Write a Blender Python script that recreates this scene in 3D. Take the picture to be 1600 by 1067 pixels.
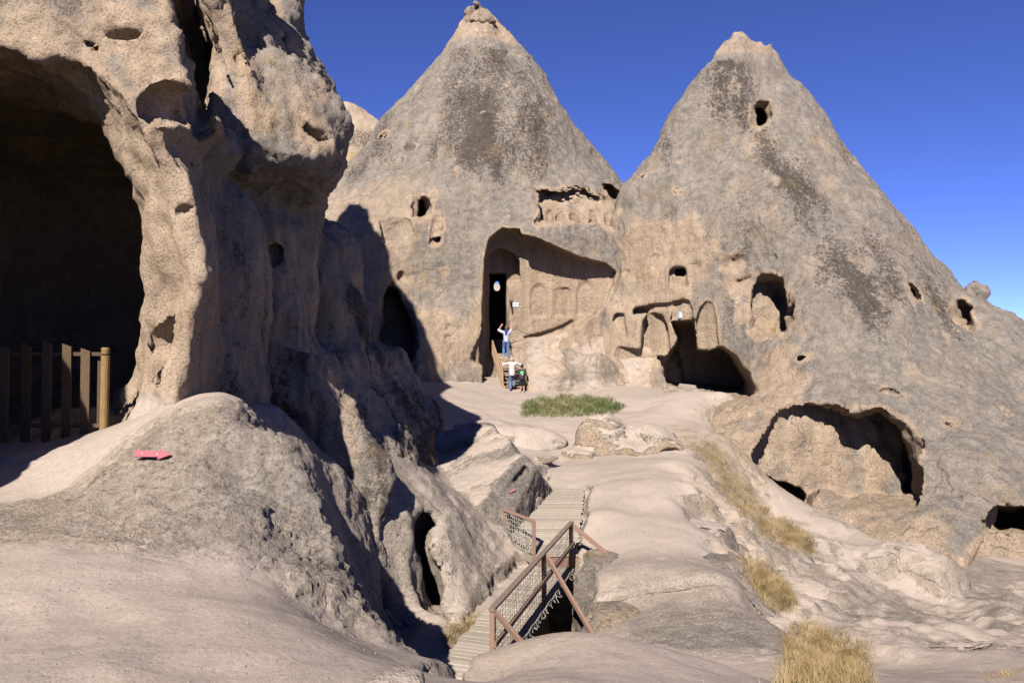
import bpy, bmesh, math, random
import numpy as np
from mathutils import Vector, Matrix

# ------------------------------------------------------------------ camera, sky, sun, exposure
scene = bpy.context.scene
for o in list(bpy.data.objects):
    bpy.data.objects.remove(o)
COL = scene.collection
FPX = 1150.0                       # focal length in pixels of the 1600 x 1067 photograph
cam_d = bpy.data.cameras.new('camera')
cam_d.sensor_width = 36.0
cam_d.lens = 36.0 * FPX / 1600.0
cam_d.clip_start = 0.05
cam_d.clip_end = 6000
cam = bpy.data.objects.new('camera', cam_d)
COL.objects.link(cam)
cam.location = (0, 0, 0)
cam.rotation_euler = (math.radians(90), 0, 0)
scene.camera = cam

SUN_EL = math.radians(39)
SUN_AZ = math.radians(195)         # clockwise from +Y, where the sun stands (behind the camera, to its left)
to_sun = Vector((math.sin(SUN_AZ) * math.cos(SUN_EL), math.cos(SUN_AZ) * math.cos(SUN_EL), math.sin(SUN_EL)))
world = bpy.data.worlds.new('World')
scene.world = world
world.use_nodes = True
wn = world.node_tree
sky = wn.nodes.new('ShaderNodeTexSky')
sky.sky_type = 'NISHITA'
sky.sun_disc = False
sky.sun_elevation = SUN_EL
sky.sun_rotation = SUN_AZ
sky.altitude = 3000
sky.air_density = 0.6
sky.dust_density = 0.0
sky.ozone_density = 7.0
tint = wn.nodes.new('ShaderNodeMix'); tint.data_type = 'RGBA'; tint.blend_type = 'MULTIPLY'
tint.inputs[0].default_value = 1.0
tint.inputs[7].default_value = (1.04, 0.95, 1.42, 1)     # the camera's rendering of a deep blue sky
wn.links.new(sky.outputs[0], tint.inputs[6])
wn.links.new(tint.outputs[2], wn.nodes['Background'].inputs[0])
wn.nodes['Background'].inputs[1].default_value = 0.05
sun_d = bpy.data.lights.new('sun', 'SUN')
sun_d.energy = 5.0
sun_d.angle = math.radians(0.5)
sun_d.color = (1.0, 0.935, 0.865)
sun = bpy.data.objects.new('sun', sun_d)
COL.objects.link(sun)
sun.rotation_euler = (-to_sun).to_track_quat('-Z', 'Y').to_euler()
sun.location = (-20, -40, 60)
scene.view_settings.view_transform = 'Standard'
scene.view_settings.look = 'None'
scene.view_settings.gamma = 1.0
scene.view_settings.exposure = 1.42
scene.view_settings.use_curve_mapping = False
scene.render.engine = 'CYCLES'
scene.cycles.max_bounces = 5
scene.cycles.diffuse_bounces = 1

Q = 1.0                            # voxel coarseness: 1 = final
rng = np.random.default_rng(7)
random.seed(7)

# ------------------------------------------------------------------ helpers
def W(px, py, D):
    """photo pixel seen at distance D along the view -> point in metres"""
    return np.array([(px - 800.0) / FPX * D, D, (533.5 - py) / FPX * D])

def tag(o, label=None, cat=None, group=None, kind=None):
    if label: o['label'] = label
    if cat: o['category'] = cat
    if group: o['group'] = group
    if kind: o['kind'] = kind
    return o

def link_mesh(name, me, mat=None, parent=None):
    o = bpy.data.objects.new(name, me)
    COL.objects.link(o)
    if mat: me.materials.append(mat)
    if parent is not None:
        o.parent = parent
    return o

def empty(name, loc=(0, 0, 0), rz=0.0):
    o = bpy.data.objects.new(name, None)
    COL.objects.link(o)
    o.location = loc
    o.rotation_euler = (0, 0, rz)
    return o

def np_mesh(name, V, F4):
    me = bpy.data.meshes.new(name)
    nv, nf = len(V), len(F4)
    k = F4.shape[1]
    me.vertices.add(nv)
    me.vertices.foreach_set('co', np.ascontiguousarray(V, np.float32).ravel())
    me.loops.add(nf * k)
    me.loops.foreach_set('vertex_index', np.ascontiguousarray(F4, np.int32).ravel())
    me.polygons.add(nf)
    me.polygons.foreach_set('loop_start', np.arange(0, nf * k, k, dtype=np.int32))
    me.polygons.foreach_set('use_smooth', np.ones(nf, bool))
    me.update(calc_edges=True)
    me.validate()
    return me

class MB:
    """collects boxes, bars and tubes and links them as one mesh object"""
    def __init__(self):
        self.v = []; self.f = []
    def add(self, vs, fs):
        n = len(self.v)
        self.v += [tuple(map(float, v)) for v in vs]
        self.f += [tuple(n + i for i in f) for f in fs]
    def box(self, c, s, M=None):
        pts = [Vector((sx * s[0] / 2, sy * s[1] / 2, sz * s[2] / 2)) for sx in (-1, 1) for sy in (-1, 1) for sz in (-1, 1)]
        if M is not None: pts = [M @ p for p in pts]
        c = Vector(c)
        self.add([p + c for p in pts], [(0, 1, 3, 2), (4, 6, 7, 5), (0, 4, 5, 1), (2, 3, 7, 6), (0, 2, 6, 4), (1, 5, 7, 3)])
    def beam(self, a, b, w, h, up=(0, 0, 1), bev=0.0):
        a = Vector(a); b = Vector(b); d = b - a; L = d.length; d.normalize()
        s = d.cross(Vector(up))
        if s.length < 1e-4: s = d.cross(Vector((1, 0, 0)))
        s.normalize(); u = s.cross(d)
        if bev <= 0:
            prof = [(-w/2, -h/2), (w/2, -h/2), (w/2, h/2), (-w/2, h/2)]
        else:
            e = bev
            prof = [(-w/2+e, -h/2), (w/2-e, -h/2), (w/2, -h/2+e), (w/2, h/2-e), (w/2-e, h/2), (-w/2+e, h/2), (-w/2, h/2-e), (-w/2, -h/2+e)]
        n = len(prof)
        vs = [p + s * x + u * y for p in (a, b) for x, y in prof]
        fs = [(i, (i + 1) % n, n + (i + 1) % n, n + i) for i in range(n)] + [tuple(range(n))[::-1], tuple(range(n, 2 * n))]
        self.add(vs, fs)
    def tube(self, pts, r, n=6):
        pts = [Vector(p) for p in pts]
        rs = r if isinstance(r, (list, tuple)) else [r] * len(pts)
        vs = []; fs = []
        for i, p in enumerate(pts):
            d = (pts[min(i + 1, len(pts) - 1)] - pts[max(i - 1, 0)]).normalized()
            s = d.cross(Vector((0, 0, 1)))
            if s.length < 1e-3: s = d.cross(Vector((1, 0, 0)))
            s.normalize(); u = s.cross(d)
            for k in range(n):
                a = 2 * math.pi * k / n
                vs.append(p + (s * math.cos(a) + u * math.sin(a)) * rs[i])
        for i in range(len(pts) - 1):
            for k in range(n):
                fs.append((i * n + k, i * n + (k + 1) % n, (i + 1) * n + (k + 1) % n, (i + 1) * n + k))
        fs.append(tuple(range(n))[::-1]); fs.append(tuple(range((len(pts) - 1) * n, len(pts) * n)))
        self.add(vs, fs)
    def mesh(self, name):
        me = bpy.data.meshes.new(name)
        me.from_pydata(self.v, [], self.f)
        me.update()
        return me
    def build(self, name, mat, parent=None):
        return link_mesh(name, self.mesh(name), mat, parent)

# ------------------------------------------------------------------ noise fields (periodic tiles sampled trilinearly)
NT = 64
def make_tile(beta, seed, lo=1, hi=30):
    g = np.random.default_rng(seed)
    w = g.standard_normal((NT, NT, NT)).astype(np.float32)
    k = np.fft.fftfreq(NT) * NT
    kz = np.fft.rfftfreq(NT) * NT
    K = np.sqrt(k[:, None, None] ** 2 + k[None, :, None] ** 2 + kz[None, None, :] ** 2)
    K[0, 0, 0] = 1
    A = K ** (-beta)
    A[(K < lo) | (K > hi)] = 0
    t = np.fft.irfftn(np.fft.rfftn(w) * A, s=(NT, NT, NT)).astype(np.float32)
    t -= t.mean()
    return t / t.std()
TILES = [make_tile(2.1, 11 + i) for i in range(4)]
TBAND = make_tile(1.0, 31, 4, 22)
TFLAT = [t.ravel() for t in TILES] + [TBAND.ravel()] + [make_tile(3.2, 51 + i, 1, 10).ravel() for i in range(3)]

def noise(P, L, t=0, stretch=(1, 1, 1)):
    """fractal noise, unit variance, largest features about L/2 metres (tile t)"""
    s = np.float32(NT / L)
    T = TFLAT[t]
    idx = []; fr = []
    for a in range(3):
        q = P[:, a] * (s / np.float32(stretch[a])) + np.float32(17.3 * (t + 1) + 5.1 * a)
        i = np.floor(q)
        fr.append((q - i).astype(np.float32))
        ii = i.astype(np.int32) & (NT - 1)
        idx.append((ii, (ii + 1) & (NT - 1)))
    out = np.zeros(len(P), np.float32)
    for a in (0, 1):
        wa = fr[0] if a else 1 - fr[0]
        ia = idx[0][a] * (NT * NT)
        for b in (0, 1):
            wb = wa * (fr[1] if b else 1 - fr[1])
            ib = ia + idx[1][b] * NT
            out += wb * ((1 - fr[2]) * T[ib + idx[2][0]] + fr[2] * T[ib + idx[2][1]])
    return out

def warp(P, amp, L):
    return P + np.stack([noise(P, L, 5), noise(P, L, 6), noise(P, L, 7)], 1) * np.float32(amp)

# ------------------------------------------------------------------ signed distance pieces
def smin(a, b, k):
    h = np.clip(0.5 + 0.5 * (b - a) / k, 0, 1)
    return b * (1 - h) + a * h - k * h * (1 - h)
def smax(a, b, k):
    return -smin(-a, -b, k)
def ellipsoid(P, c, r, far=True):
    q = P - np.asarray(c, np.float32)
    r = np.asarray(r, np.float32)
    if far and r.max() < 1.2:
        m = np.abs(q).max(axis=1) < r.max() + 2.0
        out = np.full(len(P), 2.0, np.float32)
        if m.any(): out[m] = ellipsoid(P[m], c, r, False)
        return out
    k0 = np.linalg.norm(q / r, axis=1)
    k1 = np.linalg.norm(q / (r * r), axis=1) + 1e-6
    return k0 * (k0 - 1.0) / k1
def carve_from(d, P, fn, k):
    """cut fn out of d, looking only at points inside or close to the solid"""
    m = d < 0.35
    if m.any():
        d = d.copy(); d[m] = smax(d[m], -fn(P[m]), k)
    return d
def capsule(P, a, b, r1, r2=None):
    a = np.asarray(a, np.float32); b = np.asarray(b, np.float32)
    r2 = r1 if r2 is None else r2
    pa = P - a; ba = b - a
    h = np.clip(pa @ ba / (ba @ ba), 0, 1)
    return np.linalg.norm(pa - h[:, None] * ba, axis=1) - (r1 + (r2 - r1) * h)
def plane3(P, a, b, c, inside):
    """half space bounded by the plane through a, b, c; negative on the side of the point inside"""
    a, b, c, i = (np.asarray(v, np.float32) for v in (a, b, c, inside))
    n = np.cross(b - a, c - a); n /= np.linalg.norm(n)
    if (i - a) @ n > 0: n = -n
    return (P - a) @ n
def box(P, c, s, yaw=0.0, r=0.0):
    q = P - np.asarray(c, np.float32)
    if yaw:
        cs, sn = math.cos(yaw), math.sin(yaw)
        q = np.stack([q[:, 0] * cs + q[:, 1] * sn, -q[:, 0] * sn + q[:, 1] * cs, q[:, 2]], 1)
    d = np.abs(q) - (np.asarray(s, np.float32) / 2 - r)
    return np.linalg.norm(np.maximum(d, 0), axis=1) + np.minimum(d.max(axis=1), 0) - r
def poly2(x, y, pts):
    pts = np.asarray(pts, np.float32)
    n = len(pts)
    d = np.full(len(x), 1e9, np.float32)
    s = np.ones(len(x), np.float32)
    for i in range(n):
        a = pts[i]; b = pts[i - 1]
        ex, ey = b - a
        wx = x - a[0]; wy = y - a[1]
        t = np.clip((wx * ex + wy * ey) / (ex * ex + ey * ey + 1e-9), 0, 1)
        bx = wx - ex * t; by = wy - ey * t
        d = np.minimum(d, bx * bx + by * by)
        c1 = y >= a[1]; c2 = y < b[1]; c3 = ex * wy > ey * wx
        flip = (c1 & c2 & c3) | (~c1 & ~c2 & ~c3)
        s = np.where(flip, -s, s)
    return s * np.sqrt(d)
def prism(P, pix, D, y0, y1, k=0.15, yslope=0.0, zref=0.0, xslope=0.0, xref=0.0, axx=None):
    """solid of outline pix (given where it meets the distance D), driven into the rock from y0 to y1 along one straight axis;
    its far end may lean by yslope metres per metre of height and xslope per metre sideways"""
    pts = np.array([((px - 800.0) / FPX * D, (533.5 - py) / FPX * D) for px, py in pix], np.float32)
    cx, cz = pts.mean(0)
    ax, az = (cx / D if axx is None else axx), cz / D
    x = P[:, 0] - ax * (P[:, 1] - D); z = P[:, 2] - az * (P[:, 1] - D)
    lo = pts.min(0) - 2.0; hi = pts.max(0) + 2.0
    ext = abs(yslope) * (hi[1] - lo[1]) + abs(xslope) * (hi[0] - lo[0]) + 2.0
    m = (x > lo[0]) & (x < hi[0]) & (z > lo[1]) & (z < hi[1]) & (P[:, 1] > y0 - 2) & (P[:, 1] < y1 + ext)
    out = np.full(len(P), 2.0, np.float32)
    if not m.any(): return out
    xm, zm, ym = x[m], z[m], P[m, 1]
    d = poly2(xm, zm, pts)
    far = ym - (y1 + yslope * (zm - zref) + xslope * (xm - xref))
    out[m] = smax(d, np.maximum(y0 - ym, far), k)
    return out

def depth_of(base, px, py, d0, d1):
    """distance at which the sight line through a photo pixel enters the solid base"""
    t = np.linspace(d0, d1, 400, dtype=np.float32)
    P = np.stack([(px - 800.0) / FPX * t, t, (533.5 - py) / FPX * t], 1).astype(np.float32)
    i = np.nonzero(base(P) < 0)[0]
    return float(t[i[0]]) if len(i) else d1
class Cut:
    """recess of outline pix sunk to the given depth below the surface of base, its back parallel to that surface"""
    def __init__(self, base, pix, depth, d0, d1, k=0.06, flat=False, front=3.0):
        c = np.mean(pix, axis=0)
        self.pix = pix; self.k = k
        self.D = depth_of(base, c[0], c[1], d0, d1)
        self.c = W(c[0], c[1], self.D)
        self.ys = self.xs = 0.0
        if not flat:
            e = 8
            p = [W(c[0] + a, c[1] + b, depth_of(base, c[0] + a, c[1] + b, d0, d1)) for a, b in ((-e, 0), (e, 0), (0, -e), (0, e))]
            self.xs = float(np.clip((p[1][1] - p[0][1]) / (p[1][0] - p[0][0] + 1e-6), -1.2, 1.2))
            self.ys = float(np.clip((p[2][1] - p[3][1]) / (p[2][2] - p[3][2] + 1e-6), -1.5, 1.5))
        self.depth = depth; self.front = front
    def __call__(self, P):
        return prism(P, self.pix, self.D, self.D - self.front, self.D + self.depth, self.k, self.ys, self.c[2], self.xs, self.c[0])

class RBF:
    def __init__(self, X, v, c=0.3, lam=1e-4):
        self.X = np.asarray(X, np.float64); v = np.asarray(v, np.float64); self.c = c
        n, d = self.X.shape
        A = self.phi(self.X) + 0
        A[np.arange(n), np.arange(n)] -= lam * n
        Pm = np.concatenate([np.ones((n, 1)), self.X], 1)
        M = np.block([[A, Pm], [Pm.T, np.zeros((d + 1, d + 1))]])
        s = np.linalg.solve(M, np.concatenate([v, np.zeros(d + 1)]))
        self.w = s[:n]; self.b = s[n:]
    def phi(self, Y):
        d2 = (Y ** 2).sum(1)[:, None] + (self.X ** 2).sum(1)[None] - 2 * Y @ self.X.T
        return np.sqrt(np.maximum(d2, 0) + self.c ** 2)
    def __call__(self, Y):
        Y = np.asarray(Y, np.float64)
        return self.phi(Y) @ self.w + self.b[0] + Y @ self.b[1:]

class Star:
    """rock body whose outline at every height is star-shaped about a vertical axis; its radius runs through given points"""
    def __init__(self, axis, pts, back, a=8.0, z0=-9.0, z1=26.0, c=0.6):
        self.ax = axis; self.z0 = z0; self.z1 = z1
        th = []; zz = []; rr = []
        for p in pts:
            dx, dy = p[0] - axis[0], p[1] - axis[1]
            th.append(math.atan2(dy, dx)); zz.append(p[2]); rr.append(math.hypot(dx, dy))
        for t, z, r in back:
            th.append(t); zz.append(z); rr.append(r)
        th = np.array(th); zz = np.array(zz); rr = np.array(rr)
        f = RBF(np.stack([a * np.cos(th), a * np.sin(th), zz], 1), rr, c)
        self.nt, self.nz = 240, 240
        T = np.linspace(-math.pi, math.pi, self.nt + 1)[:-1]
        Z = np.linspace(z0, z1, self.nz)
        g = np.array([(a * math.cos(t), a * math.sin(t), z) for t in T for z in Z])
        self.R = np.maximum(f(g), 0.02).astype(np.float32)
    def __call__(self, P):
        dx = P[:, 0] - np.float32(self.ax[0]); dy = P[:, 1] - np.float32(self.ax[1])
        u = (np.arctan2(dy, dx) + math.pi) / (2 * math.pi) * self.nt
        v = np.clip((P[:, 2] - self.z0) / (self.z1 - self.z0) * (self.nz - 1), 0, self.nz - 1.001)
        i = np.floor(u).astype(np.int32); fu = (u - i).astype(np.float32); i %= self.nt; i2 = (i + 1) % self.nt
        j = v.astype(np.int32); fv = (v - j).astype(np.float32)
        R = self.R; n = self.nz
        r = (1 - fu) * ((1 - fv) * R[i * n + j] + fv * R[i * n + j + 1]) + fu * ((1 - fv) * R[i2 * n + j] + fv * R[i2 * n + j + 1])
        return (np.sqrt(dx * dx + dy * dy) - r) * 0.75

def axis_steps(segs):
    """[(start, step), ..., end] -> grid coordinates"""
    out = []
    for k in range(len(segs) - 1):
        a, st = segs[k]
        b = segs[k + 1][0] if k + 1 < len(segs) - 1 else segs[-1]
        n = max(2, int(round((b - a) / (st * Q))))
        out += list(a + (b - a) * np.arange(n) / n)
    out.append(segs[-1])
    return np.array(out, np.float32)

def surface(f, xs, ys, zs, safety=1.5, close=True):
    """surface nets over a rectilinear grid; the field is only sampled in blocks near the surface"""
    B = 8
    nx, ny, nz = len(xs), len(ys), len(zs)
    bx = [slice(i, min(i + B, nx)) for i in range(0, nx, B)]
    by = [slice(i, min(i + B, ny)) for i in range(0, ny, B)]
    bz = [slice(i, min(i + B, nz)) for i in range(0, nz, B)]
    def mids(c, bl):
        lo = np.array([c[s.start] for s in bl]); hi = np.array([c[min(s.stop, len(c) - 1)] for s in bl])
        return (lo + hi) / 2, (hi - lo) / 2
    mx, hx = mids(xs, bx); my, hy = mids(ys, by); mz, hz = mids(zs, bz)
    C = np.stack(np.meshgrid(mx, my, mz, indexing='ij'), -1).reshape(-1, 3).astype(np.float32)
    H = np.sqrt(hx[:, None, None] ** 2 + hy[None, :, None] ** 2 + hz[None, None, :] ** 2).ravel()
    d = f(C)
    F = np.empty((nx, ny, nz), np.float32)
    D3 = d.reshape(len(bx), len(by), len(bz))
    ix = np.arange(nx) // B; iy = np.arange(ny) // B; iz = np.arange(nz) // B
    F[:] = D3[ix][:, iy][:, :, iz]
    near = (np.abs(d) < H * safety + 0.05).reshape(D3.shape)
    M = near[ix][:, iy][:, :, iz]
    I = np.nonzero(M)
    P = np.stack([xs[I[0]], ys[I[1]], zs[I[2]]], 1)
    vals = np.empty(len(P), np.float32)
    for s in range(0, len(P), 1500000):
        vals[s:s + 1500000] = f(P[s:s + 1500000])
    F[I] = vals
    if close:
        for sl in ((0,), (-1,)):
            F[sl[0], :, :] = np.maximum(F[sl[0], :, :], 0.01); F[:, sl[0], :] = np.maximum(F[:, sl[0], :], 0.01); F[:, :, sl[0]] = np.maximum(F[:, :, sl[0]], 0.01)
    S = F < 0
    cnt = np.zeros((nx - 1, ny - 1, nz - 1), np.uint8)
    for a in (0, 1):
        for b in (0, 1):
            for c in (0, 1):
                cnt += S[a:nx - 1 + a, b:ny - 1 + b, c:nz - 1 + c]
    act = (cnt > 0) & (cnt < 8)
    ci, cj, ck = np.nonzero(act)
    vid = np.full(act.shape, -1, np.int32)
    vid[ci, cj, ck] = np.arange(len(ci))
    n = len(ci)
    acc = np.zeros((n, 3), np.float64); num = np.zeros(n)
    corners = [(a, b, c) for a in (0, 1) for b in (0, 1) for c in (0, 1)]
    cv = {k: F[ci + k[0], cj + k[1], ck + k[2]] for k in corners}
    for k in corners:
        for ax in range(3):
            if k[ax]: continue
            k2 = list(k); k2[ax] = 1; k2 = tuple(k2)
            v0, v1 = cv[k], cv[k2]
            cr = (v0 < 0) != (v1 < 0)
            t = np.where(cr, v0 / np.where(cr, v0 - v1, 1), 0)
            p = [np.full(n, k[0], float), np.full(n, k[1], float), np.full(n, k[2], float)]
            p[ax] = t
            w = cr.astype(float)
            for q in range(3): acc[:, q] += p[q] * w
            num += w
    acc /= np.maximum(num, 1)[:, None]
    V = np.stack([xs[ci] + acc[:, 0] * (xs[ci + 1] - xs[ci]), ys[cj] + acc[:, 1] * (ys[cj + 1] - ys[cj]), zs[ck] + acc[:, 2] * (zs[ck + 1] - zs[ck])], 1).astype(np.float32)
    quads = []
    # x edges
    e = S[:-1, 1:-1, 1:-1] != S[1:, 1:-1, 1:-1]
    i, j, k = np.nonzero(e); j += 1; k += 1
    q = np.stack([vid[i, j - 1, k - 1], vid[i, j, k - 1], vid[i, j, k], vid[i, j - 1, k]], 1)
    fl = S[i, j, k]; q[~fl] = q[~fl][:, ::-1]; quads.append(q)
    e = S[1:-1, :-1, 1:-1] != S[1:-1, 1:, 1:-1]
    i, j, k = np.nonzero(e); i += 1; k += 1
    q = np.stack([vid[i - 1, j, k - 1], vid[i - 1, j, k], vid[i, j, k], vid[i, j, k - 1]], 1)
    fl = S[i, j, k]; q[~fl] = q[~fl][:, ::-1]; quads.append(q)
    e = S[1:-1, 1:-1, :-1] != S[1:-1, 1:-1, 1:]
    i, j, k = np.nonzero(e); i += 1; j += 1
    q = np.stack([vid[i - 1, j - 1, k], vid[i, j - 1, k], vid[i, j, k], vid[i - 1, j, k]], 1)
    fl = S[i, j, k]; q[~fl] = q[~fl][:, ::-1]; quads.append(q)
    return V, np.concatenate(quads)

def normals(V, F):
    a = V[F[:, 2]] - V[F[:, 0]]; b = V[F[:, 3]] - V[F[:, 1]]
    fn = np.cross(a, b)
    N = np.zeros_like(V)
    for c in range(4):
        for q in range(3):
            N[:, q] += np.bincount(F[:, c], fn[:, q], len(V)).astype(np.float32)
    return N / (np.linalg.norm(N, axis=1, keepdims=True) + 1e-9)

def rock(name, f, xs, ys, zs, mat, detail=None, attrs=None, parent=None, safety=1.5):
    V, F = surface(f, xs, ys, zs, safety)
    if detail is not None:
        N = normals(V, F)
        V = V + N * detail(V, N)[:, None].astype(np.float32)
    N = normals(V, F)
    me = np_mesh(name, V, F)
    if attrs is not None:
        for k, a in attrs(V, N).items():
            at = me.attributes.new(k, 'FLOAT', 'POINT')
            at.data.foreach_set('value', np.clip(a, 0, 1).astype(np.float32))
    return link_mesh(name, me, mat, parent)

def sstep(a, b, x):
    t = np.clip((x - a) / (b - a), 0, 1)
    return t * t * (3 - 2 * t)

# ------------------------------------------------------------------ materials
def node_mat(name):
    m = bpy.data.materials.new(name)
    m.use_nodes = True
    nt = m.node_tree
    return m, nt, nt.nodes['Principled BSDF']

def rock_material(name, grey1=(0.216, 0.187, 0.156), grey2=(0.140, 0.122, 0.104), tan=(0.312, 0.236, 0.168), dust=(0.264, 0.213, 0.176), bump=0.05, fine=1.0):
    m, nt, b = node_mat(name)
    N = nt.nodes.new; Lk = nt.links.new
    geo = N('ShaderNodeNewGeometry')
    def noi(scale, detail, rough=0.55, sc3=None):
        n = N('ShaderNodeTexNoise'); n.inputs['Scale'].default_value = scale; n.inputs['Detail'].default_value = detail; n.inputs['Roughness'].default_value = rough
        if sc3:
            mp = N('ShaderNodeMapping'); mp.inputs['Scale'].default_value = sc3
            Lk(geo.outputs['Position'], mp.inputs['Vector']); Lk(mp.outputs[0], n.inputs['Vector'])
        else:
            Lk(geo.outputs['Position'], n.inputs['Vector'])
        return n.outputs['Fac']
    def ramp(src, a, c, v0=0.0, v1=1.0):
        r = N('ShaderNodeMapRange'); r.inputs[1].default_value = a; r.inputs[2].default_value = c; r.inputs[3].default_value = v0; r.inputs[4].default_value = v1
        Lk(src, r.inputs[0]); return r.outputs[0]
    def math_(op, a, c):
        k = N('ShaderNodeMath'); k.operation = op
        for i, s in enumerate((a, c)):
            if isinstance(s, (int, float)): k.inputs[i].default_value = s
            else: Lk(s, k.inputs[i])
        return k.outputs[0]
    def mix(fac, a, c, mode='MIX'):
        k = N('ShaderNodeMix'); k.data_type = 'RGBA'; k.blend_type = mode
        if isinstance(fac, (int, float)): k.inputs[0].default_value = fac
        else: Lk(fac, k.inputs[0])
        for i, s in ((6, a), (7, c)):
            if isinstance(s, tuple): k.inputs[i].default_value = (*s, 1)
            else: Lk(s, k.inputs[i])
        return k.outputs[2]
    def attr(nm):
        k = N('ShaderNodeAttribute'); k.attribute_name = nm; return k.outputs['Fac']
    n_big = noi(0.55, 5); n_mid = noi(3.1 * fine, 6, 0.65); n_fin = noi(14 * fine, 5, 0.7); n_grain = noi(55 * fine, 3, 0.7)
    grey = mix(ramp(n_mid, 0.38, 0.66), grey1, grey2)
    grey = mix(math_('MULTIPLY', ramp(n_big, 0.45, 0.7), 0.55), grey, tuple(0.55 * g + 0.45 * t for g, t in zip(grey1, tan)))
    tanc = mix(ramp(n_mid, 0.3, 0.7), tan, tuple(t * 0.84 for t in tan))
    tanc = mix(math_('MULTIPLY', ramp(n_big, 0.5, 0.75), 0.5), tanc, dust)
    dustc = mix(ramp(n_big, 0.36, 0.68), dust, tuple(0.45 * d + 0.5 * g for d, g in zip(dust, grey1)))
    dustc = mix(math_('MULTIPLY', ramp(n_mid, 0.5, 0.68), 0.45), dustc, tuple(0.3 * d + 0.6 * g for d, g in zip(dust, grey1)))
    # the attribute decides the zone, noise breaks its edge
    def zone(nm, k=0.55):
        s = math_('ADD', attr(nm), math_('MULTIPLY', math_('SUBTRACT', n_mid, 0.5), k))
        s = math_('ADD', s, math_('MULTIPLY', math_('SUBTRACT', n_fin, 0.5), k * 0.7))
        return ramp(s, 0.22, 0.78)
    col = mix(zone('carve'), grey, tanc)
    col = mix(zone('dust', 0.7), col, dustc)
    # dark lichen: small crusty blotches where the attribute allows them
    lch = noi(6.5 * fine, 7, 0.85, (1.0, 1.0, 0.8))
    lm = ramp(math_('ADD', lch, math_('MULTIPLY', math_('SUBTRACT', attr('lichen'), 0.5), 0.26)), 0.52, 0.56)
    lm = math_('MULTIPLY', lm, ramp(attr('lichen'), 0.02, 0.35))
    col = mix(math_('MULTIPLY', lm, 0.86), col, (0.050, 0.040, 0.032))
    # ochre stains
    och = math_('MULTIPLY', attr('ochre'), ramp(n_mid, 0.40, 0.60))
    col = mix(math_('MULTIPLY', och, 0.65), col, (0.30, 0.19, 0.06))
    # rain streaks down the faces and thin cracks
    streak = ramp(noi(2.0 * fine, 4, 0.6, (1.0, 1.0, 0.09)), 0.32, 0.68, 0.80, 1.14)
    vo = N('ShaderNodeTexVoronoi'); vo.feature = 'DISTANCE_TO_EDGE'; vo.inputs['Scale'].default_value = 0.42 * fine
    wv = N('ShaderNodeVectorMath'); wv.operation = 'ADD'
    wn_ = N('ShaderNodeTexNoise'); wn_.inputs['Scale'].default_value = 1.1 * fine; wn_.inputs['Detail'].default_value = 5; Lk(geo.outputs['Position'], wn_.inputs['Vector'])
    Lk(geo.outputs['Position'], wv.inputs[0]); Lk(wn_.outputs['Color'], wv.inputs[1]); Lk(wv.outputs[0], vo.inputs['Vector'])
    crack = math_('MULTIPLY', ramp(vo.outputs['Distance'], 0.003, 0.010, 1.0, 0.0), ramp(n_big, 0.50, 0.58))
    # grain and pits
    pit = ramp(n_fin, 0.34, 0.45, 0.60, 1.0)
    gr = math_('MULTIPLY', ramp(n_grain, 0.25, 0.75, 0.76, 1.22), math_('MULTIPLY', pit, ramp(n_fin, 0.32, 0.68, 0.80, 1.18)))
    gr = math_('ADD', math_('MULTIPLY', gr, math_('SUBTRACT', 1.0, math_('MULTIPLY', zone('dust', 0.7), 0.55))), math_('MULTIPLY', zone('dust', 0.7), 0.55 * 0.97))
    nd = math_('SUBTRACT', 1.0, zone('dust', 0.7))
    crack = math_('MULTIPLY', crack, math_('ADD', math_('MULTIPLY', nd, 0.85), 0.10))
    gr = math_('MULTIPLY', gr, math_('SUBTRACT', 1.0, math_('MULTIPLY', crack, 0.40)))
    gr = math_('MULTIPLY', gr, math_('ADD', math_('MULTIPLY', streak, nd), math_('SUBTRACT', 1.0, nd)))
    cmb = N('ShaderNodeCombineColor'); Lk(gr, cmb.inputs[0]); Lk(gr, cmb.inputs[1]); Lk(gr, cmb.inputs[2])
    col = mix(1.0, col, cmb.outputs[0], 'MULTIPLY')
    Lk(col, b.inputs['Base Color'])
    b.inputs['Roughness'].default_value = 0.95
    b.inputs['Specular IOR Level'].default_value = 0.12
    hgt = math_('ADD', math_('MULTIPLY', n_mid, 0.9), math_('ADD', math_('MULTIPLY', n_fin, 0.85), math_('MULTIPLY', n_grain, 0.30)))
    rough = math_('SUBTRACT', 1.0, math_('MULTIPLY', zone('dust', 0.7), 0.80))
    hgt = math_('SUBTRACT', math_('MULTIPLY', hgt, rough), math_('MULTIPLY', crack, 0.25))
    bp = N('ShaderNodeBump'); bp.inputs['Strength'].default_value = 1.0; bp.inputs['Distance'].default_value = bump
    Lk(hgt, bp.inputs['Height']); Lk(bp.outputs[0], b.inputs['Normal'])
    return m

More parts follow.
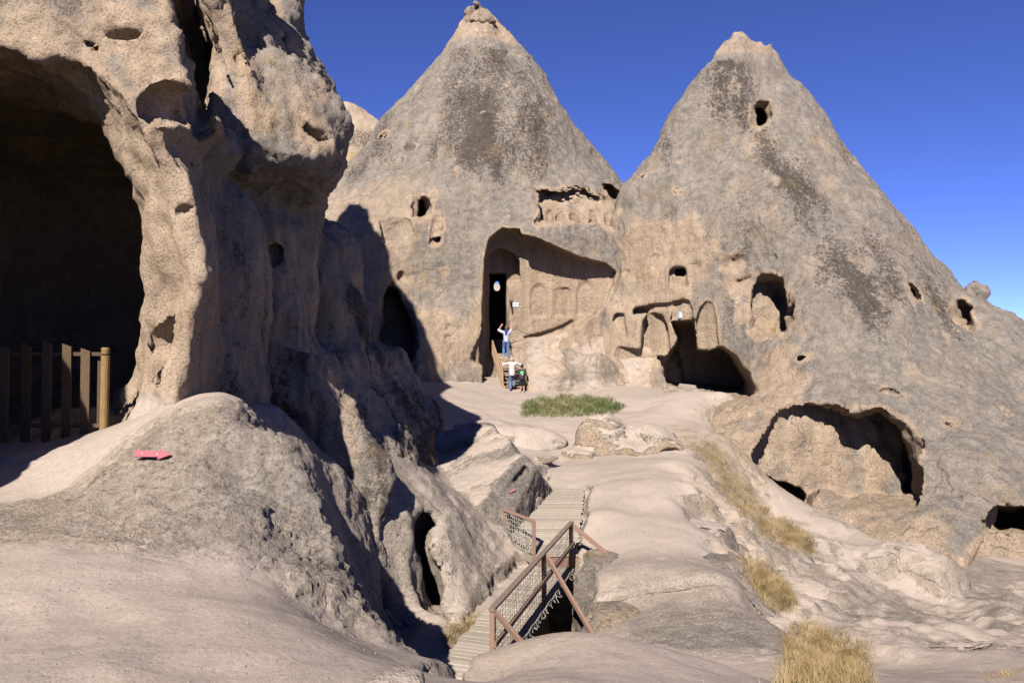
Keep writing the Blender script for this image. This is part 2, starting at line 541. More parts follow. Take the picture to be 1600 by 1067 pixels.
def plain_mat(name, c1, c2, scale=12, rough=0.8, sc3=None, spec=0.2, bump=0.0):
    m, nt, b = node_mat(name)
    N = nt.nodes.new; Lk = nt.links.new
    tc = N('ShaderNodeTexCoord'); n = N('ShaderNodeTexNoise'); n.inputs['Scale'].default_value = scale; n.inputs['Detail'].default_value = 5
    mp = N('ShaderNodeMapping')
    if sc3: mp.inputs['Scale'].default_value = sc3
    Lk(tc.outputs['Object'], mp.inputs[0]); Lk(mp.outputs[0], n.inputs['Vector'])
    r = N('ShaderNodeMapRange'); r.inputs[1].default_value = 0.3; r.inputs[2].default_value = 0.7; Lk(n.outputs['Fac'], r.inputs[0])
    mx = N('ShaderNodeMix'); mx.data_type = 'RGBA'; mx.inputs[6].default_value = (*c1, 1); mx.inputs[7].default_value = (*c2, 1)
    Lk(r.outputs[0], mx.inputs[0])
    oi = N('ShaderNodeObjectInfo')
    hv = N('ShaderNodeHueSaturation'); Lk(mx.outputs[2], hv.inputs['Color'])
    rv = N('ShaderNodeMapRange'); rv.inputs[3].default_value = 0.82; rv.inputs[4].default_value = 1.15; Lk(oi.outputs['Random'], rv.inputs[0]); Lk(rv.outputs[0], hv.inputs['Value'])
    Lk(hv.outputs[0], b.inputs['Base Color'])
    b.inputs['Roughness'].default_value = rough
    b.inputs['Specular IOR Level'].default_value = spec
    if bump:
        bp = N('ShaderNodeBump'); bp.inputs['Distance'].default_value = bump; Lk(n.outputs['Fac'], bp.inputs['Height']); Lk(bp.outputs[0], b.inputs['Normal'])
    return m

M_NEAR = rock_material('tuff_rock', bump=0.05, fine=2.0)
M_GROUND = rock_material('tuff_ground', grey1=(0.222, 0.190, 0.158), grey2=(0.146, 0.127, 0.108), bump=0.055, fine=1.6)
M_FAR = rock_material('tuff_rock_far', bump=0.14, fine=1.0)

# ------------------------------------------------------------------ terrain heights
GP = [W(*p) for p in [
    # near ground on the left
    (50,1050,3.8),(300,1050,3.9),(550,1060,4.0),(100,900,5.4),(300,890,5.9),(450,955,5.4),(560,1012,5.0),(625,1040,4.8),(0,960,4.8),(-200,900,5.4),
    # rise below the pillar
    (150,675,9.6),(50,700,9.4),(0,785,7.9),(100,765,8.2),(-200,720,9.0),(243,714,7.7),(305,612,9.2),(300,800,6.9),(200,820,6.8),(400,800,7.0),(380,880,6.2),
    (450,880,6.5),(500,940,6.3),(545,988,6.2),(400,640,9.3),(350,612,9.4),(462,700,8.1),(520,810,7.6),(580,940,7.1),(430,760,7.6),(490,850,7.2),
    (150,700,11.5),(0,710,12.5),(-400,715,12.0),(150,705,15.0),(-100,705,16.0),(-400,700,17.0),
    # near hump
    (780,1012,5.9),(850,992,6.0),(930,992,6.0),(1000,1003,5.8),(1100,1050,5.3),(850,1067,4.5),(1000,1067,4.6),(720,1067,5.2),
    # shaded foot of the cliff
    (450,650,11.8),(500,700,13.0),(600,665,20.0),(650,645,26.0),(545,625,17.5),(600,608,24.0),
    # lit ridge left of the ravine
    (600,780,13.8),(570,730,14.2),(630,720,15.5),(660,730,17.0),(585,860,12.8),(600,940,12.8),(640,1000,12.4),(664,1012,12.0),(605,1000,12.2),
    (700,800,15.2),(750,862,15.0),(715,950,13.2),(800,868,16.0),(768,902,14.6),(685,990,12.3),
    (660,706,22.0),(690,752,18.8),(830,838,16.9),(855,792,18.5),(868,764,20.6),(820,800,18.2),
    (890,772,20.2),(868,812,18.2),(880,862,16.3),
    # rock right of the ravine
    (930,758,19.5),(1000,742,20.5),(1080,724,22.0),(925,800,17.2),(1000,800,17.5),(960,870,15.0),(1090,760,19.0),(1105,830,16.4),
    (925,905,13.9),(955,980,11.9),(1000,950,12.6),(1050,1010,10.6),(1150,905,13.5),(1195,965,11.9),(1225,985,11.6),(1130,1040,9.5),(1200,1067,8.6),
    # gully and slope on the right
    (1120,722,25.0),(1165,812,22.2),(1200,920,17.0),(1250,985,13.8),(1290,1035,11.8),(1250,850,20.2),(1350,885,18.8),(1300,950,15.4),(1400,1000,12.6),(1500,965,15.5),
    (1150,760,23.5),(1180,802,24.2),(1230,824,23.6),(1300,815,24.0),(1400,865,21.8),(1300,800,30),(1450,800,30),(1200,805,31),
    (1500,1050,10.6),(1600,1005,12.6),(1600,1067,9.6),(1750,1000,12.0),(1450,930,19.0),(1600,950,18.0),
    # terrace
    (620,602,34.0),(700,640,30.0),(640,640,27.0),(760,690,26.0),(850,665,29.5),(885,640,33.0),(800,612,37.3),(700,602,36.0),(900,612,37.0),(1000,606,37.5),
    (1000,640,32.0),(1100,640,31.0),(1150,626,32.5),(1080,620,35.5),(900,716,25.3),(1000,715,24.8),(1050,712,24.6),(860,724,23.4),(870,747,21.5),(800,724,22.6),(1110,672,27.5),(1140,690,26.8),
    (560,560,40.0),(800,580,46.0),(1100,600,43.0),
]]
GP += [np.array(p) for p in [
    (-9, 0, -1.6), (-4, 0, -1.7), (0, 0, -1.75), (4, 0, -2.1), (9, 0, -3.0), (-9, 4, -1.55), (9, 5, -3.6), (13, 5, -4.4), (-14, 8, -1.2), (-14, 16, -1.0), (5, 4.5, -2.6), (7, 7, -3.6),
    (-0.75, 7.6, -4.3), (-0.2, 8.6, -4.7), (-1.1, 8.6, -4.2), (0.6, 7.8, -3.7), (1.2, 8.8, -4.3), (2.8, 7.6, -3.7), (-0.6, 10.6, -5.4), (0.0, 12, -5.4), (0.6, 14, -5.3), (-1.3, 10.4, -5.1), (0.2, 9.8, -4.2),
    (-2.1, 10.3, -3.8), (-2.55, 9.1, -2.3), (-2.0, 8.5, -3.0), (-1.5, 7.9, -3.4), (-1.7, 9.7, -4.3), (-1.2, 8.9, -4.5), (-3.4, 10.8, -1.5),
    (30, 20, -7.0), (30, 40, -4), (-14, 40, -2), (-14, 26, -1.5), (-8, 30, -1.6),
]]
GP = np.array(GP)
HF = RBF(GP[:, :2], GP[:, 2], c=0.35, lam=2e-5)
HX = np.linspace(-16, 32, 481); HY = np.linspace(-3, 47, 501)
_g = np.stack(np.meshgrid(HX, HY, indexing='ij'), -1).reshape(-1, 2)
HZ = np.concatenate([HF(_g[i:i + 40000]) for i in range(0, len(_g), 40000)]).reshape(481, 501).astype(np.float32)
def height(x, y):
    u = np.clip((x + 16) * 10, 0, 479.99); v = np.clip((y + 3) * 10, 0, 499.99)
    i = u.astype(np.int32); j = v.astype(np.int32); fu = u - i; fv = v - j
    return (1 - fu) * ((1 - fv) * HZ[i, j] + fv * HZ[i, j + 1]) + fu * ((1 - fv) * HZ[i + 1, j] + fv * HZ[i + 1, j + 1])

TRENCH_A = np.array([0.25, 10.9]); TRENCH_B = np.array([1.2, 15.6])
def deck_cut(P):
    """room for the two plank walkways"""
    x, y, z = P.T
    q = P[:, :2] - np.array([-0.277, 10.6], np.float32)
    t = np.array([0.292, 0.956], np.float32)
    s = q @ t; n = q @ np.array([-0.956, 0.292], np.float32)
    a = np.maximum(np.maximum(np.abs(n - 0.55) - 0.66, np.maximum(-0.2 - s, s - 5.4)), -4.93 - z)
    xl = np.interp(y, [15.6, 16.9, 20.3], [0.42, -0.10, 1.12]); xr = np.interp(y, [15.6, 20.3], [1.34, 1.93])
    b = np.maximum(np.maximum(xl - x, x - xr - 0.5 * np.maximum(z + 4.4, 0)), np.maximum(np.maximum(15.6 - y, y - 20.25), (-4.70 + 0.123 * (y - 15.8)) - z))
    return np.minimum(a, b).astype(np.float32)
def ground_sdf(P):
    h = height(P[:, 0], P[:, 1])
    d = (P[:, 2] - h) * 0.72
    # ravine under the walkway
    t = TRENCH_B - TRENCH_A; L = np.linalg.norm(t); t /= L
    q = P[:, :2] - TRENCH_A
    s = q @ t.astype(np.float32); n = q @ np.array([t[1], -t[0]], np.float32)
    wdt = 0.42 + 0.10 * np.sin(s * 1.3)
    tr = np.maximum(np.abs(n) - wdt - 0.10 * (P[:, 2] + 6), np.maximum(-s - 0.2, s - L))
    tr = np.maximum(tr, -8.5 - P[:, 2])
    d = smax(d, -tr, 0.25)
    return smax(d, -deck_cut(P), 0.05)

def ravine_holes(P):
    Pw = warp(P, 0.05, 1.6)
    c = prism(Pw, [(640,802),(656,782),(678,796),(694,820),(676,840),(668,860),(686,890),(692,930),(700,972),(672,950),(648,900),(638,860)], 13.6, 5, 15.6, 0.10)
    c = np.minimum(c, capsule(Pw, W(428,748,8.3), W(440,775,8.0), 0.09, 0.07))
    c = np.minimum(c, capsule(Pw, W(458,762,8.5), W(464,778,8.2), 0.07, 0.06))
    return c
def near_sdf(P):
    return smax(ground_sdf(P), -ravine_holes(P), 0.06)

def slope_of(N):
    return np.clip(N[:, 2], -1, 1)
def rill(P, N, L, amp, t=3, st=5.0):
    """erosion rills: noise drawn out down the slope"""
    r = noise(P, L, t, (1, 1, st))
    return -amp * np.abs(r) * np.clip(1.15 - N[:, 2] ** 2 * 1.1, 0, 1)

def ground_rough(V):
    """1 on the bare rough rock below the pillar, the ravine sides and the rock right of the walkway; 0 on trodden ground"""
    m = np.zeros(len(V), np.float32)
    for c, r in (((-3.0, 7.6, -1.4), (2.1, 1.75, 1.8)), ((-1.9, 7.3, -2.6), (1.2, 1.3, 1.6)), ((3.4, 12.2, -4.5), (2.2, 2.6, 1.2)), ((-4.6, 7.1, -1.5), (1.6, 1.1, 0.8))):
        q = (V - np.array(c, np.float32)) / np.array(r, np.float32)
        m = np.maximum(m, 1 - sstep(0.6, 1.15, np.linalg.norm(q, axis=1)))
    return m
def near_detail0(V, N):
    r = ground_rough(V)
    steep = 1 - sstep(0.6, 0.92, N[:, 2])
    r = np.maximum(r, steep * 0.9) * (1 - 0.6 * sstep(9.6, 10.6, V[:, 1]))
    d = 0.018 * noise(V, 5.0, 0) + r * (0.022 * noise(V, 1.6, 1, (1, 1, 2.2)) + 0.019 * noise(V, 0.5, 4, (1, 1, 3.2)) * (0.3 + 0.7 * sstep(-4.0, -3.2, V[:, 0]))) + 0.002 * noise(V, 0.7, 2)
    return d + rill(V, N, 1.7, 0.075, 3, 4.0) * np.clip(r * 1.2, 0, 1)
def near_attrs0(V, N):
    r = ground_rough(V)
    steep = 1 - sstep(0.55, 0.9, N[:, 2])
    dust = np.clip(1.05 - r * 1.0 - steep * 0.55 + 0.10 * noise(V, 4, 1), 0, 1)
    far = sstep(9.0, 10.5, V[:, 1])
    ridge = far * (1 - sstep(0.0, 0.8, V[:, 0])) * 0.5
    dust = np.maximum(dust, ridge * 0.9)
    return {'dust': dust, 'carve': 0.22 + 0.16 * (1 - sstep(-3.6, -2.6, V[:, 0])), 'lichen': 0.2 * r, 'ochre': 0.15 * sstep(1.0, 2.0, noise(V, 3, 2))}

def far_detail0(V, N):
    steep = 1 - sstep(0.6, 0.93, N[:, 2])
    g = sstep(3.5, 5, V[:, 0]) * (1 - sstep(19, 24, V[:, 1]))
    r = np.maximum(steep, 0.9 * g)
    return 0.03 * noise(V, 7, 0) + 0.09 * g * noise(V, 6, 2) - 0.10 * g * np.abs(noise(V, 7, 3)) + r * (0.030 * noise(V, 2.6, 1, (1, 1, 2)) + 0.010 * noise(V, 1.0, 4, (1, 1, 2))) + rill(V, N, 2.6, 0.06, 3, 4) * r
def far_attrs0(V, N):
    steep = 1 - sstep(0.62, 0.93, N[:, 2])
    x, y = V[:, 0], V[:, 1]
    grey = np.clip(steep + 0.7 * sstep(1.2, 2.2, x) * sstep(15.8, 13.5, y) * (1 - sstep(3.5, 5.0, x)) + (0.58 + 0.60 * noise(V, 5, 1)) * sstep(4.5, 6.5, x) * (1 - sstep(26, 29, y)), 0, 1)
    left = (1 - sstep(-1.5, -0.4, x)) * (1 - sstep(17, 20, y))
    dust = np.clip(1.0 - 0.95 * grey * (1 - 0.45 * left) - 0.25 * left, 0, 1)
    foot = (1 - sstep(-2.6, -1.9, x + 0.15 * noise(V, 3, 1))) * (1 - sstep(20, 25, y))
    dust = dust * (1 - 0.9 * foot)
    gully = np.exp(-((x - (0.36 * y - 1.3)) / 1.3) ** 2) * sstep(30, 24, y)
    return {'dust': dust, 'carve': 0.3 + 0.25 * sstep(24, 27, y), 'lichen': 0.2 * grey, 'ochre': 0.35 * gully * sstep(4.0, 5.0, x)}
def ground_detail(V, N):
    w = sstep(11.0, 13.0, V[:, 1])
    return (1 - w) * near_detail0(V, N) + w * far_detail0(V, N)
def ground_attrs(V, N):
    w = sstep(10.8, 13.0, V[:, 1])
    a, b = near_attrs0(V, N), far_attrs0(V, N)
    return {k: (1 - w) * a[k] + w * b[k] for k in a}
rock('ground', near_sdf, axis_steps([(-9, 0.12), (-5.5, 0.05), (4.6, 0.09), 9.5]), axis_steps([(-2.5, 0.12), (3.2, 0.05), (13.05)]),
     axis_steps([(-9, 0.12), (-5.2, 0.055), 0.6]), M_GROUND, ground_detail, ground_attrs, safety=2.2).update_tag()
tag(bpy.data.objects['ground'], 'pale dusty tuff ground and rough bank in the foreground with the start of the ravine', kind='structure')

KN = W(945, 680, 26.5)
def far_ground_sdf(P):
    d = ground_sdf(P)
    Pw = warp(P, 0.10, 3.0)
    # rock shoulders on the slope to the right
    for c, r in ((W(1300, 868, 20.8), (1.7, 1.5, 0.55)), (W(1425, 905, 19.8), (1.3, 1.1, 0.8))):
        d = smin(d, ellipsoid(Pw, c, r, False), 0.25)
    d = smax(d, -ravine_holes(P), 0.06)
    # cut step in the path
    d = smax(d, -box(Pw, W(832, 703, 25.4) + np.array([0, -0.6, 0.28]), (1.9, 1.2, 0.5), 0.0, 0.03), 0.05)
    d = smax(d, -capsule(Pw, W(845, 760, 21.6), W(905, 640, 30), 0.25), 0.2)
    return np.where(P[:, 1] < 13.3, d + 0.03, d)
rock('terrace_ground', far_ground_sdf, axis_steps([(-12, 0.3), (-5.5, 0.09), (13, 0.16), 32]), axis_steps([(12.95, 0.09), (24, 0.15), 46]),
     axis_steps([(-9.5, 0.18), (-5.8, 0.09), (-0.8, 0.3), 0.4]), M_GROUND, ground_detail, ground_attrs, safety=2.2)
tag(bpy.data.objects['terrace_ground'], 'pale trodden terrace, ravine sides and grassy gully between the rock cones', kind='structure')

# open country beyond, to the horizon
pm = MB()
pm.add([(-3000, -3000, -9.6), (3000, -3000, -9.6), (3000, 3000, -9.6), (-3000, 3000, -9.6)], [(0, 1, 2, 3)])
tag(pm.build('plain', M_FAR), kind='structure')

# ------------------------------------------------------------------ middle rock cone with the carved church front
AX1 = (-2.6, 52.0)
P1 = [W(*p) for p in [
    (734,34,51.3),(705,65,51),(670,105,51),(632,150,51),(610,190,50.5),(588,222,50),(540,262,48.5),(480,310,47.5),(420,420,47),
    (762,34,51.3),(772,52,51.2),(800,76,51),(828,90,51),(850,120,51),(900,195,51),(935,245,50.5),(985,300,50),(1030,370,49),(1060,430,48),
    (745,64,49.2),(745,154,45.8),(745,262,42.5),(745,330,40.6),(720,400,39.4),(720,474,39.0),(720,540,38.4),(715,590,37.6),
    (640,300,42.0),(640,350,40.0),(600,420,38.6),(560,480,37.4),(500,560,37.0),(650,450,38.8),(650,580,36.7),(690,520,38.0),
    (850,300,42.4),(880,360,40.0),(900,385,39.9),(960,340,42.4),(965,420,40.6),(955,500,40.4),(860,440,39.6),(860,520,39.6),(860,560,38.9),(900,590,38.3),(800,590,38.9),
    (820,140,47.0),(860,220,45.0),(690,160,46.0),(670,240,43.4),
]]
B1 = [(t, z, r) for t in (0.15, 0.7, 1.2, 1.57, 2.0, 2.5, 3.0) for z, r in ((23, 0.7), (18, 4.5), (10, 9.5), (3, 12.0), (-4, 14.0))]
star1 = Star(AX1, P1, B1, z0=-8, z1=24.5)
def church_carve(P):
    y = lambda pts: pts
    c = prism(P, [(755,600),(754,470),(757,405),(763,374),(784,357),(813,360),(817,400),(797,440),(796,540),(815,600)], 40, 34, 41.3, 0.12, yslope=0.0)
    c = np.minimum(c, prism(P, [(795,535),(795,420),(800,365),(835,371),(870,386),(905,402),(945,410),(965,424),(958,448),(945,478),(905,509),(850,520),(812,531)], 40, 34, 41.5, 0.10, xslope=0.04, xref=1.5))
    # bay with arched head, then the doorway and the dark room behind it
    c = np.minimum(c, prism(P, [(757,560),(758,410),(764,392),(780,384),(800,390),(813,405),(815,440),(796,445),(796,560)], 40, 36, 42.7, 0.08))
    c = np.minimum(c, prism(P, [(763,556),(763,424),(790,424),(795,556)], 41, 38, 46, 0.05))
    c = np.minimum(c, ellipsoid(P, W(772, 470, 48.5), (2.2, 4.2, 3.0)))
    c = np.minimum(c, prism(P, [(770,451),(771,443),(774,438),(778,437),(781,441),(783,449),(781,455),(777,457),(772,456)], 50, 46, 72, 0.02))
    c = np.minimum(c, prism(P, [(812,527),(850,518),(880,507),(897,499),(896,512),(872,522),(840,527)], 41.3, 38, 41.8, 0.05))
    # blind niches
    for pts in ([(830,494),(830,456),(835,446),(843,442),(851,446),(857,456),(857,494)], [(867,494),(867,453),(873,449),(887,449),(892,453),(892,494)], [(902,492),(902,453),(908,442),(916,438),(924,442),(931,453),(931,492)]):
        c = np.minimum(c, prism(P, pts, 41.5, 38, 41.64, 0.02, xslope=0.04, xref=1.5))
    return c
def cone1_holes(P):
    Pw = warp(P, 0.09, 2.6)
    c = prism(Pw, [(644,340),(644,300),(652,290),(670,290),(676,302),(674,340),(664,346)], 41, 34, 41.6, 0.15)
    c = np.minimum(c, prism(Pw, [(650,340),(651,312),(657,304),(665,308),(668,340)], 41.2, 36, 45, 0.06))
    c = np.minimum(c, prism(Pw, [(595,345),(602,333),(628,330),(648,346),(660,372),(660,398),(648,408),(622,396),(604,384)], 39.5, 30, 39.75, 0.10, yslope=0.35, zref=5.6))
    c = np.minimum(c, prism(Pw, [(680,376),(678,355),(682,334),(690,330),(693,352),(691,377)], 40.3, 34, 40.45, 0.10, yslope=0.5, zref=6.4))
    c = np.minimum(c, prism(Pw, [(676,372),(692,372),(688,379),(680,379)], 40, 34, 40.9, 0.05))
    c = np.minimum(c, prism(Pw, [(836,292),(870,294),(915,296),(945,306),(988,318),(988,352),(955,362),(925,350),(880,346),(842,348),(846,325)], 42, 34, 42.55, 0.12, yslope=0.72, zref=7.4))
    c = np.minimum(c, prism(Pw, [(942,292),(958,296),(984,314),(970,322),(950,306)], 43.5, 36, 46, 0.08))
    for x in (845, 862, 880, 900, 930, 955, 968):
        c = np.minimum(c, ellipsoid(Pw, W(x, 330 + (x * 7) % 13, 42.2), (0.28, 0.6, 0.9)))
    c = np.minimum(c, prism(Pw, [(590,590),(592,500),(598,452),(606,436),(622,446),(640,478),(652,520),(650,565),(640,585)], 37.6, 30, 42, 0.15))
    c = np.minimum(c, prism(Pw, [(732,570),(738,545),(750,515),(757,520),(757,566),(746,574)], 39, 34, 39.3, 0.08))
    c = np.minimum(c, prism(Pw, [(752,600),(746,505),(770,505),(772,600)], 39, 34, 40.6, 0.1))
    for px, py, D, r in ((712,538,38.4,.10),(728,536,38.5,.08),(845,576,39.0,.22),(697,420,39.4,.2),(700,512,38.3,.35),(630,432,38.7,.4),(566,250,48.5,.5),(640,222,44.6,.35),(605,215,47,.3)):
        c = np.minimum(c, ellipsoid(Pw, W(px, py, D), (r * 1.4, r * 1.6, r)))
    return c
def cone1(P):
    Pw = warp(P, 0.28, 9.0)
    d = star1(Pw)
    d = np.maximum(d, P[:, 2] - 23.4)
    # shelf of rubble in front of the carved wall, cut by the stair
    bank = plane3(Pw, (3.0, 41.0, 0.45), (5.0, 41.0, 0.55), (3.6, 37.4, -2.6), (3.5, 42, -3))
    bank = smax(bank, smax(0.75 + 0.12 * (P[:, 2] + 2.5) - P[:, 0], P[:, 0] - 8.0, 0.2), 0.35)
    d = smin(d, smax(bank, P[:, 1] - 43, 0.1), 0.25)
    d = smin(d, ellipsoid(Pw, W(860, 585, 38.6), (1.6, 0.8, 0.7)), 0.8)
    d = smin(d, ellipsoid(Pw, W(938, 572, 38.9), (0.9, 0.8, 1.2)), 0.6)
    d = carve_from(d, P, lambda q: np.minimum(church_carve(warp(q, 0.022, 2.4)), cone1_holes(warp(q, 0.04, 1.4))), 0.04)
    # brow above the carved wall
    return d
STRIPE = lambda V, c, w: np.exp(-((V - c) / w) ** 2)
def pits(V):
    return sstep(1.55, 2.1, noise(V, 3.2, 2)) * sstep(-0.4, 0.6, noise(V, 12, 0))
def cone_detail(V, N):
    return 0.045 * noise(V, 5, 1) + 0.022 * noise(V, 3.6, 4) + 0.010 * noise(V, 1.8, 0) - 0.13 * pits(V) - 0.05 * np.abs(noise(V, 4.0, 3, (1, 1, 7))) - 0.02 * np.abs(noise(V, 2.4, 0, (1, 1, 5)))
def pixels(V):
    return 800 + FPX * V[:, 0] / V[:, 1], 533.5 - FPX * V[:, 2] / V[:, 1]
def cone1_attrs(V, N):
    cv = np.minimum(church_carve(V), cone1_holes(V))
    carve = np.maximum(1 - sstep(0.09, 0.24, cv), 0.7 * pits(V))
    x, z = V[:, 0], V[:, 2]
    n = noise(V, 9, 2)
    low = 1 - sstep(1.0, 5.5, z + 1.6 * n)
    carve = np.maximum(carve, 0.95 * low * (1 - 0.6 * sstep(0.2, 0.9, noise(V, 6, 1))))
    carve = np.maximum(carve, 0.62 * sstep(-3.4, -6.0, x) * (1 - sstep(8, 12, z)) * (1 - 0.5 * sstep(0.3, 1.0, n)))
    carve = np.maximum(carve, sstep(20.2, 20.8, z) * 0.75)
    dust = (1 - sstep(0.0, 1.0, z)) * sstep(0.5, 1.2, x) * (1 - sstep(41, 41.6, V[:, 1])) * np.clip(0.40 - 0.28 * noise(V, 5, 0), 0, 0.8)
    # crusts of dark lichen run down the upper cone in broad streaks
    st = noise(np.stack([x * 1.0, V[:, 1] * 0.5, z * 0.12], 1), 11, 3)
    up = sstep(8.2, 11.5, z + 1.1 * st) * (1 - sstep(19.6, 20.2, z))
    side = 1 - sstep(1.5, 4.6, x + 0.0 * z)
    lich = up * np.clip(0.76 + 0.30 * st - 0.25 * (1 - side), 0, 1) * (0.25 + 0.75 * side)
    return {'carve': carve, 'dust': dust, 'lichen': lich * (1 - carve), 'ochre': 0.4 * sstep(1.3, 1.8, noise(V, 3, 1))}
def cone1_detail(V, N):
    return cone_detail(V, N) * (0.15 + 0.85 * sstep(0.15, 0.6, church_carve(V)))
def cone2_detail(V, N):
    return cone_detail(V, N) * (0.30 + 0.70 * sstep(0.1, 0.6, facade2(V)))
cone_mid = rock('rock_cone', cone1, axis_steps([(-16, 0.3), (-9, 0.10), (9.5, 0.3), 13]), axis_steps([(34, 0.3), (36.2, 0.10), (43.2, 0.14), (53, 0.4), 67]),
     axis_steps([(-5, 0.2), (-3, 0.095), (8.5, 0.15), (24.5)]), M_FAR, cone1_detail, cone1_attrs, safety=2.0)
tag(cone_mid, 'grey tuff cone in the middle with the carved church front and narrow pointed tip', 'rock formation', 'rock cones')
cap_c = W(747, 26, 51.6)
def cap_sdf(P):
    Pw = warp(P, 0.16, 1.6)
    return smin(ellipsoid(Pw, cap_c, (0.66, 0.7, 0.75)), ellipsoid(Pw, cap_c + np.array([0.15, 0, -0.6]), (0.95, 1.0, 0.5)), 0.3)
rock('cap_rock', cap_sdf, axis_steps([(cap_c[0] - 1.6, 0.09), cap_c[0] + 1.6]), axis_steps([(50, 0.09), 53.2]), axis_steps([(cap_c[2] - 1.5, 0.09), cap_c[2] + 1.3]), M_FAR,
     lambda V, N: 0.05 * noise(V, 1.2, 1), lambda V, N: {'carve': 0.55 + 0 * V[:, 0], 'dust': 0 * V[:, 0], 'lichen': 0.35 + 0 * V[:, 0], 'ochre': 0.2 + 0 * V[:, 0]}, parent=cone_mid)

# ------------------------------------------------------------------ right rock cone
AX2 = (14.2, 44.0)
P2 = [W(*p) for p in [
    (1135,70,43.6),(1110,88,43.4),(1070,140,43),(1040,200,42.5),(1012,250,42),(986,300,41.5),(974,350,41),
    (1196,66,44),(1216,95,43.5),(1250,140,43),(1300,210,42),(1370,285,41),(1430,352,40),(1500,425,39),(1560,475,38),(1600,505,37),(1700,600,35),(1850,760,33),
    (1185,105,42.6),(1185,180,40.6),(1200,300,37.2),(1220,400,34.8),(1250,500,32.4),(1290,580,30),(1300,628,28.6),(1300,700,27.2),(1300,790,25.6),(1450,600,28.8),(1440,700,26.6),(1400,400,35.8),(1330,300,37.8),
    (1400,850,22.8),(1450,900,21.2),(1500,800,23.6),(1560,700,26.6),(1560,800,24),(1560,940,20.6),(1600,560,33),(1600,650,29.6),(1500,520,33.6),(1650,900,22),(1200,700,27.6),(1180,760,26.6),
    (975,420,40.8),(1000,500,39.2),(970,560,39.2),(1060,440,38.5),(1100,400,37.6),(1140,360,37.2),(1150,450,36.2),(1160,520,35.2),(1000,590,38.8),(1165,590,33.4),(1165,640,31.0),(1100,590,36.9),(1060,340,39.5),(1040,280,40.6),
    (1200,600,31.8),(1215,650,29.6),
]]
B2 = [(t, z, r) for t in (0.2, 0.7, 1.2, 1.57, 2.0, 2.5) for z, r in ((17.6, 1.0), (12, 4.5), (4, 10.5), (-4, 15.0))]
star2 = Star(AX2, P2, B2, z0=-10, z1=19)
def cone2_base(P):
    d = star2(warp(P, 0.30, 9.0))
    d = np.maximum(d, P[:, 2] - 18.15 - 0.22 * np.sin(P[:, 0] * 3.3 + 1) - 0.12 * np.sin(P[:, 0] * 7.7 + P[:, 1] * 3) + 0.42 * np.abs(P[:, 0] - 13.2))
    return smax(d, -np.maximum(np.maximum(box(P, (6.2, 33.0, 1.2), (9.0, 9.0, 7.4), 0.58, 0.1), -(P[:, 2] + 2.55)), P[:, 0] - 9.2), 0.35)
FC = [Cut(cone2_base, *a) for a in [
    ([(1046,448),(1046,422),(1052,417),(1071,417),(1073,448)], 0.55, 30, 44),
    ([(1054,432),(1055,419),(1071,419),(1071,432)], 2.6, 30, 44),
    ([(1003,552),(1004,502),(1011,491),(1024,488),(1035,494),(1043,508),(1047,552)], 0.45, 30, 44),
    ([(1049,502),(1050,478),(1056,469),(1066,467),(1076,472),(1081,486),(1083,502)], 0.42, 30, 44),
    ([(1090,545),(1086,505),(1094,480),(1104,470),(1114,474),(1120,500),(1122,545)], 0.35, 30, 44),
    ([(1032,598),(1033,570),(1046,548),(1058,530),(1048,502),(1085,500),(1088,546),(1108,548),(1128,541),(1146,556),(1160,578),(1170,598),(1166,614),(1120,616),(1060,608)], 6.0, 28, 44, 0.12, True, 6.0),
    ([(973,590),(976,572),(990,572),(997,582),(990,598)], 2.5, 30, 44),
    ([(958,558),(964,541),(1000,546),(1042,560),(1036,588),(1000,576),(975,570)], 0.55, 30, 44, 0.10),
    ([(984,494),(984,483),(1040,472),(1112,460),(1114,470),(1050,482)], 0.30, 30, 44, 0.04),
    ([(958,500),(962,488),(975,490),(978,530),(968,520)], 0.45, 30, 44),
]]
def facade2(P):
    # small carved front: window, niche, arched panels, broken doorway, string course above
    c = FC[0](P)
    for f in FC[1:]: c = np.minimum(c, f(P))
    return c
def cave_big(P):
    c = prism(P, [(1163,738),(1166,700),(1185,668),(1226,640),(1268,628),(1310,632),(1352,642),(1385,638),(1414,658),(1426,700),(1433,778),(1330,783),(1302,768),(1275,760),(1262,768),(1256,797),(1226,782),(1192,757)], 27.2, 20, 29.4, 0.22, yslope=0.24, zref=-5.0, xslope=0.05, xref=11, axx=0.52)
    c = np.minimum(c, prism(P, [(1172,742),(1195,738),(1222,750),(1252,756),(1268,763),(1260,800),(1226,790),(1192,766)], 27.0, 20, 33, 0.08))
    c = np.minimum(c, prism(P, [(1408,690),(1412,655),(1427,690),(1433,775),(1424,776)], 27.2, 22, 30.6, 0.10))
    return c
